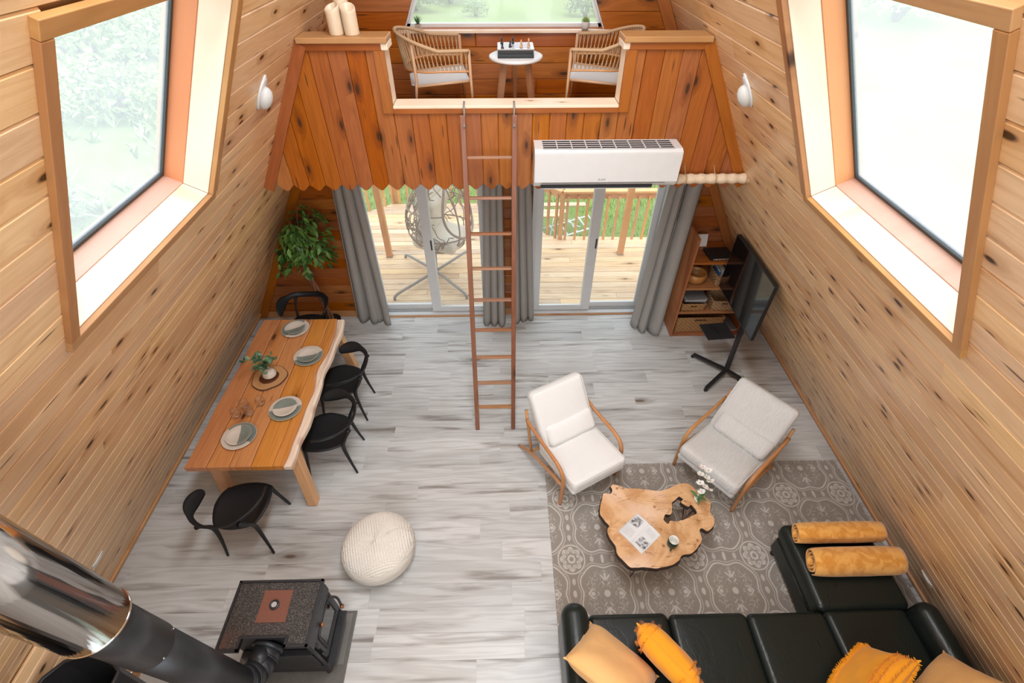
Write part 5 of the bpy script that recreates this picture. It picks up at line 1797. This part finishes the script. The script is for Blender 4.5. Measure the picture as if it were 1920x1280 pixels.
# ------------------------------------------------------------------ sofa
def leather_mat():
    g = G('black_leather', .33, .38)
    x, y, z = g.sep(g.xyz())
    n = g.noise(g.comb(x * 1.0, y * .45, z), 9, 4, 1.2)
    cr_ = ((n - .5).abs()).ss(.0, .05)
    pores = g.noise(g.xyz(), 350, 2)
    g.col(g.mix(pores, (.007, .011, .010), (.015, .021, .018)))
    g.rough((n * .16) + .22)
    g.bump(cr_ * .15 + pores * .12 + n * .5, .25, .010)
    return g.m
LE = leather_mat()
t = thing('leather_sofa', 'black leather corner sofa with chaise standing on the rug', 'sofa', (1.9, .8, .011))
sx, sy = 1.9, .8
def lbox(name, x0, x1, y0, y1, z0, z1, r, bulge=0.0, dens=6, n=4, seed=1, par_=None, tilt=None):
    mb = MB().rbox(0, 0, 0, (x1 - x0) / 2, (y1 - y0) / 2, (z1 - z0) / 2, r, n, bulge=bulge, fn=soft(seed, .006, 5), dens=dens)
    mt = T((x0 + x1) / 2 - sx, (y0 + y1) / 2 - sy, (z0 + z1) / 2 - .011)
    if tilt: mt = mt @ tilt
    return obj(name, mb, LE, par_ or t, mt)
lbox('base', .54, 2.98, .02, 1.16, .07, .30, .03)
lbox('chaise_base', 2.335, 3.04, .9, 1.85, .07, .30, .03)
lbox('seat_cushion', .555, 1.163, .30, 1.215, .27, .435, .05, .012, seed=2)
lbox('seat_cushion', 1.163, 1.757, .30, 1.205, .27, .435, .05, .012, seed=3)
lbox('seat_cushion', 1.757, 2.352, .30, 1.198, .27, .435, .05, .012, seed=4)
lbox('seat_cushion', 2.352, 2.985, .30, 1.205, .27, .437, .05, .012, seed=5)
lbox('chaise_cushion', 2.318, 3.05, 1.195, 1.885, .27, .437, .06, .010, seed=6)
obj('chaise_welt', MB().tube([(2.322 - sx, 1.24 - sy, .262), (2.322 - sx, 1.82 - sy, .262)], .006, 6), LE, t)
lbox('arm', .345, .545, -.02, 1.262, .08, .60, .095, 0, seed=7)
lbox('arm', 2.975, 3.150, -.02, 1.215, .08, .58, .085, 0, seed=8)
for i, (a, b) in enumerate(((.555, 1.163), (1.163, 1.757), (1.757, 2.352), (2.352, 2.975))):
    lbox('back_cushion', a, b, .02, .40, .40, .82, .08, .02, seed=10 + i, tilt=RX(R(-10)))
lbox('back_frame', .45, 3.0, -.10, .10, .08, .74, .05)
for x, y in ((.42, 1.15), (2.37, 1.80), (2.98, 1.80), (1.6, 1.08), (.42, .05), (3.02, .05)):
    obj('foot', MB().lathe([(0, 0), (.022, 0), (.026, .07), (0, .07)], 12, c=(x - sx, y - sy, 0)), MT['blackmetal'], t)
# throw blankets
def fleece(name, c1, c2):
    g = G(name, .9, .1); g.b.inputs['Sheen Weight'].default_value = .4
    n = g.noise(g.xyz(), 14, 4, .8); n2 = g.noise(g.xyz(), 120, 2)
    g.col(g.mix(n.ss(.35, .65) * .8 + n2 * .2, c1, c2)); g.bump(n * .6 + n2, .3, .006)
    return g.m
FL = fleece('mustard_fleece', (.66, .27, .04), (.86, .46, .12))
def roll(x0, x1, y, z, rad, lab, seed):
    L = x1 - x0
    t = thing('rolled_blanket', lab, 'blanket', ((x0 + x1) / 2, y, z))
    # spiral cross-section
    N = 64; turns = 3.2
    P = []
    for i in range(N + 1):
        a = i / N * turns * 2 * PI
        rr = rad * (.22 + .78 * i / N)
        P.append((math.cos(a + seed) * rr, math.sin(a + seed) * rr))
    m = MB(); nx = 22; th = .010
    for k in range(nx + 1):
        u = k / nx
        e = 1 - .10 * abs(2 * u - 1) ** 6
        for off in (0, 1):
            for i, (a, b) in enumerate(P):
                ll = math.hypot(a, b); s = e * (1 - off * th / ll)
                ww = 1 + .03 * noise.noise(Vector((u * 4, a * 12, b * 12 + seed)))
                telesc = (.016 * math.sin(i * .35 + seed)) * (1 if k in (0, nx) else 0)
                m.v.append(Vector((-L / 2 + L * u + telesc, a * s * ww, b * s * ww * .94)))
    w = 2 * (N + 1)
    for k in range(nx):
        for i in range(N):
            a = k * w + i
            m.f.append((a, a + 1, a + w + 1, a + w))
            a2 = a + N + 1
            m.f.append((a2 + w, a2 + w + 1, a2 + 1, a2))
    for k, o_ in ((0, 1), (nx, -1)):
        for i in range(N):
            f = (k * w + i, k * w + N + 1 + i, k * w + N + 2 + i, k * w + i + 1)
            m.f.append(f if o_ > 0 else tuple(reversed(f)))
    for k in range(nx):
        a = k * w + N; b = a + N + 1
        m.f.append((a, b, b + w, a + w))
    m.sm = [True] * len(m.f)
    zmin = min(v.z for v in m.v)
    obj('roll', m, FL, t)
    for v in m.v: pass
    t.location.z = z - zmin
roll(2.345, 3.07, 1.745, .447, .100, 'rolled mustard fleece blanket at the outer end of the chaise', 1.2)
roll(2.36, 3.08, 1.52, .447, .118, 'rolled mustard fleece blanket nearer the seats, second on the chaise', 2.6)
# cushions
def cushion_mat(name, c1, c2):
    g = G(name, .9, .1); g.b.inputs['Sheen Weight'].default_value = .25
    n = g.noise(g.xyz(), 5, 3, .6); n2 = g.noise(g.xyz(), 260, 2)
    g.col(g.mix(n * .6 + n2 * .4, c1, c2)); g.bump(n * 1.2 + n2 * .3, .35, .012)
    return g.m
def pillow(name, a, b, th, loc, mtx, mat, lab, fringe=0, seed=0):
    t = thing(name, lab, 'cushion', loc)
    m = MB(); n = 26
    def P(u, v, s):
        pu = 1 - .055 * (1 - v * v) ** 1 * 1; pv = 1 - .055 * (1 - u * u)
        x = u * a * (1 - .06 * (1 - abs(v)) * 1.0); y = v * b * (1 - .06 * (1 - abs(u)))
        k = ((1 - u ** 4) * (1 - v ** 4)) ** .55
        w = .010 * noise.noise(Vector((u * 2.2 + seed, v * 2.2, s * 3))) * (k ** .3)
        return Vector((x, y, s * (th * k + w * 1.0)))
    for s in (1, -1):
        o = len(m.v)
        for j in range(n + 1):
            for i in range(n + 1):
                m.v.append(P(-1 + 2 * i / n, -1 + 2 * j / n, s))
        for j in range(n):
            for i in range(n):
                q = o + j * (n + 1) + i
                f = (q, q + 1, q + n + 2, q + n + 1)
                m.f.append(f if s > 0 else tuple(reversed(f)))
    m.sm = [True] * len(m.f)
    obj('cover', m, mat, t, mtx)
    ed = [P(-1 + 2 * i / 20, -1, 1) for i in range(20)] + [P(1, -1 + 2 * i / 20, 1) for i in range(20)] + [P(1 - 2 * i / 20, 1, 1) for i in range(20)] + [P(-1, 1 - 2 * i / 20, 1) for i in range(21)]
    for p in ed: p.z = 0
    obj('piping', MB().tube(ed, .005, 6, cap=False), mat, t, mtx)
    if fringe:
        fm = MB(); r = random.Random(seed + 1)
        for v0 in (-.97, -.78, -.60, .60, .78, .97):
            for i in range(75):
                u = -.98 + 1.96 * i / 74
                for rep in range(2):
                    uu = u + r.uniform(-.012, .012)
                    for s in (1, -1):
                        p = P(max(-1, min(1, uu)), v0, s)
                        d = Vector((r.uniform(-.4, .4), r.uniform(-.6, .6) + (1.0 if v0 > 0 else -1.0) * .4, s * r.uniform(.5, 1.1))).normalized()
                        L = r.uniform(.012, .026)
                        q = d.cross(Vector((0, 1, .3))).normalized() * .003
                        fm.add([p - q, p + q, p + d * L + q * .6, p + d * L - q * .6], [(0, 1, 2, 3)], True)
        obj('fringe', fm, mat, t, mtx, kind='stuff')
    # gathered corners
    for u in (-1, 1):
        for v in (-1, 1):
            p = P(u, v, 1); p.z = 0
            cm = MB().tube([p * .97, p + Vector((u * .012, v * .012, 0))], [.012, .004], 6)
            obj('corner_tip', cm, mat, t, mtx)
    return t
PEACH = cushion_mat('peach_cotton', (.74, .40, .14), (.86, .53, .23))
ORNG = cushion_mat('orange_cotton', (.80, .30, .012), (.92, .41, .03))
TAN = cushion_mat('ochre_cotton', (.60, .31, .10), (.72, .40, .15))
def pillow3(A, B, D, th, mat, lab, fringe, seed):
    """cushion from three of its corners"""
    A, B, D = Vector(A), Vector(B), Vector(D)
    a, b = (B - A).length / 2, (D - A).length / 2
    u = (B - A).normalized(); v = (D - A); v = (v - u * v.dot(u)).normalized()
    n_ = u.cross(v)
    if n_.z < 0: u, a, v, b = v, b, u, a
    c = (B + D) / 2
    Fm = frame((0, 0, 0), u, v)
    base = c.copy()
    return pillow('cushion', a * 1.03, b * 1.03, th, tuple(base), Fm, mat, lab, fringe, seed)
pillow3((.565, 1.125, .48), (.33, .84, .80), (.965, .80, .48), .095, PEACH, 'large pale peach cushion leaning in the corner by the free sofa arm', 0, 1)
pillow3((.93, 1.08, .46), (.82, 1.0, .87), (1.22, .74, .46), .10, ORNG, 'fringed bright orange cushion leaning against the pale peach one', 1, 2)
pillow3((2.45, .945, .48), (2.50, .77, .85), (2.12, .675, .50), .08, ORNG, 'fringed bright orange cushion resting against the ochre one', 1, 3)
pillow3((2.88, .90, .56), (2.92, .64, .88), (2.56, .56, .58), .09, TAN, 'large dull ochre cushion in the corner beside the wall', 0, 4)

# ------------------------------------------------------------------ television on a rolling stand
t = thing('tv_stand', 'black rolling television stand with crossed feet and a small shelf', 'stand', (2.62, 4.10, 0))
tx, ty = 2.62, 4.10
def rel(P): return [Vector(p) - Vector((tx, ty, 0)) for p in P]
hub = Vector((2.70, 4.02, .09))
for fx, fy in ((2.394, 4.330), (2.379, 3.756), (2.843, 3.903), (2.95, 4.42)):
    f = Vector((fx, fy, .055))
    F2 = None
    obj('foot', MB().bar(hub - Vector((tx, ty, 0)), f - Vector((tx, ty, 0)), .045, .03), MT['blackmetal'], t)
    obj('caster', MB().lathe([(0, -.012), (.022, -.012), (.025, 0), (.022, .012), (0, .012)], 14, m=T(fx - tx, fy - ty, .0252) @ RX(PI / 2)).bar((fx - tx, fy - ty, .02), (fx - tx, fy - ty, .055), .012, .02, up=(1, 0, 0)), MT['black'], t)
obj('column', MB().bar(hub - Vector((tx, ty, 0)), Vector((2.77 - tx, 4.22 - ty, 1.45)), .055, .035, up=(1, 0, 0)), MT['blackmetal'], t)
Tt = T(2.61 - tx, 4.18 - ty, .50)
obj('shelf', MB().cbox(-.17, .17, -.14, .14, -.008, .008, .004), MT['blackmetal'], t, T(2.55 - tx, 4.28 - ty, .50) @ RZ(R(5)))
obj('mount', MB().cbox(-.03, .03, -.2, .2, -.14, .14, .004), MT['blackmetal'], t, T(2.72 - tx, 4.12 - ty, 1.30))
scr = thing('television', 'large flat black television angled towards the sofa, reflecting the glass door', 'television', (2.555, 4.09, .97))
SCRM = plain('tv_glass', (.006, .006, .007), .07, spec=.6)
A_, B_ = Vector((2.60, 4.56, 0)), Vector((2.60, 3.62, 0))
ang = R(90)
obj('screen_panel', MB().cbox(-.485, .485, -.018, .018, .0, .70, .006), MT['black'], scr, RZ(ang))
obj('screen_glass', MB().cbox(-.475, .475, .0175, .0205, .012, .690, .001), SCRM, scr, RZ(ang))
obj('bezel', MB().box(-.485, .485, .018, .022, .0, .010).box(-.485, .485, .018, .022, .692, .70).box(-.485, -.477, .018, .022, .01, .692).box(.477, .485, .018, .022, .01, .692), MT['black'], scr, RZ(ang))
obj('rear_housing', MB().cbox(-.30, .30, -.055, -.017, .08, .50, .02), MT['black'], scr, RZ(ang))
setp(obj('remote_control', MB().cbox(-.02, .02, -.07, .07, 0, .015, .004), MT['black'], None, T(2.52, 4.30, .5085) @ RZ(.5)), 'small black remote control lying on the television stand shelf', 'remote')

# ------------------------------------------------------------------ corner shelf
SX0, SX1 = 2.23, 3.32
t = thing('corner_shelf', 'stained wooden corner shelf unit tapering with the sloped wall', 'shelf', (2.70, 4.95, 0))
def sh(name, x0, x1, y0, y1, z0, z1, mat=MT['shelf'], ax='x'):
    cx, cy, cz = (x0 + x1) / 2 - 2.70, (y0 + y1) / 2 - 4.95, (z0 + z1) / 2
    if ax == 'x': return obj(name, MB().cbox(-(x1 - x0) / 2, (x1 - x0) / 2, -(y1 - y0) / 2, (y1 - y0) / 2, -(z1 - z0) / 2, (z1 - z0) / 2, .003), mat, t, T(cx, cy, cz))
    return obj(name, MB().cbox(-(z1 - z0) / 2, (z1 - z0) / 2, -(x1 - x0) / 2, (x1 - x0) / 2, -(y1 - y0) / 2, (y1 - y0) / 2, .003), mat, t, frame((cx, cy, cz), (0, 0, 1), (1, 0, 0)))
FY = 4.74
sh('side_panel', 2.205, 2.232, FY, 5.235, 0, 1.50, ax='z')
SHZ = (.03, .405, .79, 1.17)
for k, z in enumerate(SHZ):
    xr = W - K * (z + .04) - .10
    xr = min(xr, 3.22 - k * .06)
    sh('shelf_board', 2.232, xr, FY + (.0 if k == 0 else .02), 5.235, z - .03, z)
sh('side_panel', 3.135, 3.16, FY + .05, 5.235, .03, .375, ax='z')
# things on it
WV = None
def weave_mat(name, c1, c2):
    g = G(name, .85, .2)
    x, y, z = g.sep(g.xyz())
    h = (x + y) * 110
    v = z * 130
    a = (h.sin() * v.sin())
    n = g.noise(g.xyz(), 30, 3)
    g.col(g.mix((a * .5 + .5) * .6 + n * .4, c1, c2)); g.bump(a * .5 + .5, .9, .006)
    return g.m
HY = weave_mat('water_hyacinth', (.20, .09, .035), (.50, .28, .12))
HY2 = weave_mat('mottled_seagrass', (.12, .06, .03), (.55, .34, .18))
def basket(x0, x1, y0, y1, z, h, mat, lab):
    cx, cy = (x0 + x1) / 2, (y0 + y1) / 2
    t = thing('wicker_basket', lab, 'basket', (cx, cy, z))
    a, b = (x1 - x0) / 2, (y1 - y0) / 2
    m = MB(); nz = max(5, int(h / .012)); N = 64
    def per(u, a, b):
        q = (u % 1) * 4; s = int(q); f = q - s
        P = [(a, -b), (a, b), (-a, b), (-a, -b)]
        p, n_ = P[s], P[(s + 1) % 4]
        return Vector((p[0] + (n_[0] - p[0]) * f, p[1] + (n_[1] - p[1]) * f, 0))
    for inner in (0, 1):
        for j in range(nz + 1):
            zz = h * j / nz
            for i in range(N):
                p = per(i / N, a - .012 * inner, b - .012 * inner)
                k = 1 + .012 * (math.sin(i * PI + j * PI) if not inner else 0) - .05 * (1 - j / nz)
                m.v.append(Vector((p.x * k, p.y * k, zz if not inner else max(zz, .008))))
    for inner in (0, 1):
        o = inner * (nz + 1) * N
        for j in range(nz):
            for i in range(N):
                i2 = (i + 1) % N
                # handle slots near the rim on the front face (y low side)
                u = i / N
                if .78 * 1 < 0: continue
                front = 48 <= i < 64 and 51 <= i <= 60
                if front and (i - 48) in (3, 4, 11, 12) or (front and 6 <= (i - 48) <= 9):
                    if 6 <= (i - 48) <= 9 and nz - 4 <= j <= nz - 3: continue
                f = (o + j * N + i, o + j * N + i2, o + (j + 1) * N + i2, o + (j + 1) * N + i)
                m.f.append(f if not inner else tuple(reversed(f)))
    for i in range(N):
        i2 = (i + 1) % N; o = (nz + 1) * N
        m.f.append((nz * N + i, nz * N + i2, o + nz * N + i2, o + nz * N + i))
    m.f.append(tuple(reversed(range(N)))); m.f.append(tuple(range((nz + 1) * N, (nz + 1) * N + N)))
    m.sm = [True] * len(m.f)
    obj('body', m, mat, t)
    P = [per(i / 32, a - .004, b - .004) + Vector((0, 0, h)) for i in range(33)]
    obj('rim', MB().tube(P, .009, 6, cap=False), mat, t)
    return t
basket(2.26, 2.90, 4.78, 5.10, .0305, .25, HY, 'large woven basket with a handle slot on the bottom shelf')
basket(2.27, 2.58, 4.78, 5.04, .4055, .11, HY, 'low woven basket under a stack of papers on the second shelf')
basket(2.66, 2.98, 4.78, 5.05, .4055, .15, HY2, 'open mottled basket on the second shelf beside the low one')
basket(2.60, 2.86, 4.80, 5.05, .7905, .15, HY2, 'mottled basket packed with books on the third shelf')
t = thing('serving_bowl', 'round orange-brown wooden bowl on the third shelf', 'bowl', (2.385, 4.92, .7905))
obj('bowl_shell', MB().lathe([(0, 0), (.075, 0), (.115, .03), (.132, .085), (.125, .14), (.117, .14), (.120, .085), (.10, .035), (0, .02)], 36), plain('turned_wood', (.46, .19, .05), .35, var=.1), t)
BC = [(.05, .12, .30), (.45, .45, .42), (.30, .05, .05), (.05, .25, .12), (.55, .40, .10)]
for i, (x, lab) in enumerate(((2.64, 'blue-spined book standing first in the mottled basket'), (2.675, 'white-spined book standing second in the mottled basket'), (2.71, 'dark red book standing in the middle of the mottled basket'), (2.755, 'green book standing in the mottled basket'), (2.80, 'yellow book standing last in the mottled basket'))):
    t = thing('book', lab, 'book', (x, 4.93, .81), 0)
    obj('cover', MB().cbox(-.015, .015, -.085, .085, 0, .17 + .01 * (i % 2), .002), plain('book_cover_%s' % ('blue', 'white', 'red', 'green', 'yellow')[i], BC[i], .4), t)
    obj('page_block', MB().box(-.012, .012, -.083, .083, .004, .1702 + .01 * (i % 2) + .0005), MT['ceramic'], t)
PAPER = plain('paper_stack', (.50, .48, .45), .7)
for i in range(4):
    t = setp(obj('magazine', MB().cbox(-.135, .135, -.105, .105, 0, .012, .002), plain('magazine_cover_%s' % ('blue_grey', 'grey', 'cream', 'dull')[i], ((.12, .16, .22), (.35, .34, .33), (.5, .48, .42), (.2, .2, .2))[i], .35), None, T(2.44 + .004 * i, 4.915, .527 + i * .0125) @ RZ(.05 * (i - 1.5))),
             ('bottom magazine of the pile on the low basket', 'second magazine from the bottom of the pile on the low basket', 'cream magazine third up in the pile on the low basket', 'topmost magazine of the pile on the low basket')[i], 'magazine')
t = thing('book', 'wide black picture book lying on the top shelf behind the television', 'book', (2.585, 4.93, 1.1705), R(4))
obj('cover', MB().cbox(-.15, .15, -.12, .12, 0, .032, .003), MT['black'], t)
obj('page_block', MB().box(-.146, .1455, -.1185, .1205, .005, .027), PAPER, t)
m = MB(); 
for k in range(9): m.box(-.11 + k * .022, -.11 + k * .022 + .012 + .004 * (k % 2), -.1212, -.1202, .011, .021)
obj('spine_lettering', m, MT['ceramic'], t, kind='stuff')
t = setp(obj('white_card', MB().cbox(-.12, .12, -.004, .004, 0, .155, .001), MT['ceramic'], None, T(2.38, 5.12, 1.172) @ RX(R(-18))), 'blank white card leaning on the top shelf against the boards', 'card')
for i in range(3):
    t = setp(obj('magazine', MB().cbox(-.095, .095, -.14, .14, 0, .014, .002), plain('low_magazine_%s' % ('red', 'pale', 'grey')[i], ((.40, .06, .04), (.45, .42, .38), (.22, .22, .24))[i], .4), None, T(3.015 + 0 * i, 4.92, .0315 + i * .0145) @ RZ(.06 * i)), ('red magazine lying on the bottom shelf beside the large basket', 'pale magazine in the middle of the bottom shelf pile', 'grey magazine on top of the bottom shelf pile')[i], 'magazine')

# ------------------------------------------------------------------ wood stove and flue
t = thing('wood_stove', 'black cast iron wood stove with a speckled top and an orange-brown plate', 'stove', (-1.68, 1.16, 0))
ox, oy = -1.68, 1.16
CI = plain('cast_iron', (.022, .023, .026), .45, bumps=(90, .3, .003), var=.3)
def speck():
    g = G('speckled_iron', .55)
    n = g.noise(g.xyz(), 190, 2); b = g.noise(g.xyz(), 5, 3)
    x, y, z = g.sep(g.xyz())
    c = g.mix(n.ss(.45, .7), (.016, .014, .013), (.16, .14, .125))
    c = g.mix(b.ss(.45, .7) * y.ss(.0, -.2) * .5, c, (.12, .035, .02))
    g.col(c); g.bump(n, .6, .004); return g.m
# top plate with a notch at the back edge (camera side)
zt_ = .75
TP = [(-.305, .225), (-.305, -.225), (-.155, -.225), (-.155, -.150), (.140, -.150), (.140, -.205), (.298, -.205), (.298, .225)]
obj('top_plate', MB().prism(TP, zt_ - .03, zt_ - .004), CI, t)
obj('speckled_inset', MB().prism([(-.285, .205), (-.285, -.205), (-.175, -.205), (-.175, -.130), (.160, -.130), (.160, -.185), (.278, -.185), (.278, .205)], zt_ - .004, zt_ - .001), speck(), t)
rim_ = MB()
for i in range(len(TP)):
    a, b = Vector(TP[i] + (zt_ - .001,)), Vector(TP[(i + 1) % len(TP)] + (zt_ - .001,))
    d = (b - a).normalized()
    nr = Vector((-d.y, d.x, 0))
    rim_.bar(a + nr * .008 + d * .0, b + nr * .008, .016, .012)
obj('rim', rim_, CI, t)
pl = obj('warming_plate', MB().plank([(-.10, -.055), (.105, -.055), (.10, .155), (-.10, .155)], .006, .002), plain('rusty_plate', (.19, .07, .045), .5, bumps=(80, .2), var=.2), t, T(0, 0, zt_ + .005))
th_ = obj('thermometer', MB().lathe([(0, 0), (.033, 0), (.033, .010), (.026, .013), (.018, .010), (0, .010)], 28, smooth=False), MT['blackmetal'], t, T(.0, .055, zt_ + .005))
obj('dial', MB().lathe([(0, .0102), (.018, .0102), (.018, .012), (0, .012)], 24, smooth=False), plain('dial_face', (.45, .44, .42), .35), th_)
obj('body', MB().cbox(-.275, .265, -.14, .200, .16, zt_ - .03, .01), CI, t)
obj('rear_box', MB().cbox(-.255, .245, -.19, -.14, .20, .46, .008), CI, t)
obj('ash_base', MB().cbox(-.265, .285, -.19, .21, .05, .16, .01), CI, t)
for x in (-.24, .25):
    for y in (-.17, .19):
        obj('leg', MB().lathe([(.02, 0), (.026, .01), (.018, .05)], 10, c=(x, y, .012)), CI, t)
# door side faces the room (+x)
DM = frame((.266, .03, .43), (0, 1, 0), (0, 0, 1))
dr = obj('door', MB().cbox(-.165, .165, -.20, .20, 0, .022, .006), CI, t, DM)
obj('window_glass', MB().cbox(-.11, .11, -.10, .12, .0225, .027, .002), SCRM, dr)
arch = MB()
P = [(-.125, -.115, .026)] + [(-.125 + .0, .10, .026)] + [(-.125 * math.cos(PI * i / 10), .10 + .045 * math.sin(PI * i / 10), .026) for i in range(1, 10)] + [(.125, .10, .026), (.125, -.115, .026), (-.125, -.115, .026)]
arch.tube(P, .010, 6)
obj('door_molding', arch, CI, dr)
brass = plain('coppery_knob', (.38, .16, .08), .3, metal=.7)
obj('handle', MB().tube(bez([(.15, .10, .022), (.155, .06, .07), (.14, -.05, .08)], 5), .009, 8), MT['blackmetal'], dr)
obj('knob', MB().lathe([(0, -.02), (.014, -.016), (.017, 0), (.013, .016), (0, .02)], 16, m=T(.138, -.07, .082) @ RX(PI / 2)), brass, dr)
obj('draft_knob', MB().lathe([(0, 0), (.008, 0), (.008, .02), (.017, .024), (.017, .036), (0, .042)], 16, c=(-.06, .175, .02)), brass, dr)
obj('hinge', MB().tube([(-.175, -.14, .02), (-.175, -.06, .02)], .013, 8), CI, dr)
obj('hinge', MB().tube([(-.175, .06, .02), (-.175, .14, .02)], .013, 8), CI, dr)
for y in (.245, ):
    obj('side_shield', MB().cbox(.262, .300, -.19, .21, .60, .70, .006), CI, t)
obj('ash_lip', MB().cbox(.27, .335, -.16, .20, .150, .165, .004), CI, t)
obj('corner_post', MB().tube([(.270, .205, .1), (.270, .205, .72)], .013, 8), CI, t)
obj('corner_post', MB().tube([(.270, -.175, .1), (.270, -.175, .72)], .013, 8), CI, t)
t = thing('hearth_pad', 'grey floor plate under the wood stove, peeking out beside its door', 'hearth pad', (-1.70, 1.0, 0))
obj('plate', MB().cbox(-.45, .395, -.65, .405, 0, .012, .004), plain('hearth_slate', (.13, .125, .115), .4, bumps=(30, .2), var=.2), t)
obj('metal_tray', MB().cbox(.312, .365, .02, .385, .0122, .020, .003), plain('zinc_tray', (.22, .215, .20), .35, metal=.3), t)

# flue: collar out of the back, elbow with gores, black pipe, shiny outer pipe above
t = thing('flue_pipe', 'stove flue with matt black lower pipe and polished steel sleeve above', 'stove pipe', (-1.70, 1.02, .60))
o = Vector((-1.70, 1.02, .60))
B1 = Vector((-1.685, .658, 2.30)); B2 = Vector((-1.57, .565, 4.2))
obj('collar', MB().tube([Vector((-1.70, 1.015, .60)) - o, Vector((-1.705, .985, .60)) - o], .105, 24), MT['pipe'], t)
ax = [Vector((-1.70, 1.0, .60)), Vector((-1.708, .93, .602)), Vector((-1.722, .86, .615)), Vector((-1.742, .80, .66)), Vector((-1.755, .765, .73)), Vector((-1.757, .752, .82))]
for i in range(5):
    obj('elbow_gore', MB().tube([ax[i] - o, ax[i + 1] - o + (ax[i + 1] - ax[i]) * .12], [.092 + .002 * (i % 2), .094], 28), MT['pipe'], t)
    if i: obj('gore_seam', MB().tube([ax[i] - o - (ax[i + 1] - ax[i]).normalized() * .004, ax[i] - o + (ax[i + 1] - ax[i]).normalized() * .004], .0975, 28), MT['pipe'], t)
lo = Vector((-1.757, .752, .80))
dj = (B1 - lo)
obj('clean_out_cap', MB().lathe([(0, 0), (.06, 0), (.062, .006), (0, .012)], 24, m=T(*(ax[1] - o)) @ T(-.005, -.01, .088)), MT['pipe'], t)
obj('lower_pipe', MB().tube([lo - o, lo + dj * .72 - o], .098, 36), MT['pipe'], t)
obj('upper_pipe', MB().tube([lo + dj * .70 - o, B1 + dj * .05 - o], .103, 36), MT['pipe'], t)
obj('steel_sleeve', MB().tube([B1 - o, B1 + (B2 - B1) * .5 - o, B1 + (B2 - B1) * .52 - o], .126, 56), MT['chrome'], t)
dn = (B2 - B1).normalized()
obj('sleeve_rim', MB().tube([B1 - dn * .006 - o, B1 + dn * .004 - o], .129, 56), MT['chrome'], t)
sc = MB()
for a in (.2, 1.5, 2.9, 4.2, 5.4):
    c = lo + dj * .71; d1 = dj.normalized(); u = d1.cross(Vector((1, 0, 0))).normalized(); v = d1.cross(u)
    rr = u * math.cos(a) + v * math.sin(a)
    sc.tube([c + rr * .100 - o, c + rr * .109 - o], .005, 6)
obj('screw_heads', sc, MT['steel'], t, kind='stuff')

# low side wall behind the stove with its black bin
kw = obj('wall_knee', MB().box(-2.955, -2.925, -.6, 1.08, 0, 1.02), MT['casing'], kind='structure')
FK = frame((-2.925, 0, 0), (0, 1, 0), (0, 0, 1))
z = .0
while z < 1.06:
    zb = min(z + .1395, 1.065)
    obj('plank', MB().plank([(-.84, -(zb - z) / 2 + .001), (.84, -(zb - z) / 2 + .001), (.84, (zb - z) / 2 - .001), (-.84, (zb - z) / 2 - .001)], .017, .005), MT['pine'], kw, frame((-2.907, .24, (z + zb) / 2), (0, 1, 0), (0, 0, 1)))
    z += .1405
obj('foot_board', MB().cbox(-.84, .84, -.05, .05, 0, .02, .003), MT['base'], kw, frame((-2.905, .24, .05), (0, 1, 0), (0, 0, 1)))
obj('end_board', MB().cbox(-.53, .53, -.03, .03, 0, .02, .003), MT['casing'], kw, frame((-2.94, 1.082, .53), (0, 0, 1), (1, 0, 0)))
t = thing('log_bin', 'tall black metal log bin with a rounded rim beside the flue', 'bin', (-2.63, .60, 0))
outl = [(.245, -.45), (.245, .19), (.19, .235), (.09, .270), (-.03, .282), (-.12, .25), (-.19, .17), (-.225, .06), (-.235, -.06), (-.235, -.45)]
n = len(outl)
m = MB()
def ringv(k, z): return [(x * k, y * k - (1 - k) * .1, z) for x, y in outl]
BH = .98
vs = ringv(.86, .005) + ringv(1, BH) + ringv(.965, BH) + ringv(.82, .03)
fs = []
for l in range(3):
    for i in range(n):
        i2 = (i + 1) % n
        fs.append((l * n + i, l * n + i2, (l + 1) * n + i2, (l + 1) * n + i))
fs.append(tuple(reversed(range(n)))); fs.append(tuple(range(3 * n, 4 * n)))
m.add(vs, fs)
obj('bucket', m, MT['blackmetal'], t)
obj('rolled_rim', MB().tube([Vector((x * .985, y * .985, BH + .002)) for x, y in outl], .012, 8), MT['blackmetal'], t)
t2 = setp(obj('log', MB().tube([(0, 0, 0), (.02, .01, .62)], .055, 9), plain('split_log', (.45, .34, .20), .8, bumps=(20, .5), var=.3), None, T(-2.63, .60, .05) @ RX(R(-6))), 'pale split log standing in the black log bin', 'log')

# sockets
for (s, y, z, lab) in ((1, 1.534, .801, 'white wall socket low on the wall behind the stove pipe'), (-1, 1.394, .46, 'dark-shadowed wall socket low on the wall beside the sofa chaise')):
    side = 'left' if s > 0 else 'right'
    Fw = wall_frame(side)
    t = thing('wall_socket', lab, 'socket')
    x = -(W - K * z) if s > 0 else (W - K * z)
    q = Fw.inverted() @ Vector((x, y, z))
    t.matrix_local = Fw @ T(q.x, q.y, .0015)
    obj('cover_plate', MB().cbox(-.058, .058, -.036, .036, 0, .006, .003), MT['white'], t)
    obj('outlet_face', MB().cbox(-.034, .034, -.017, .017, .006, .009, .002), MT['ceramic'], t)
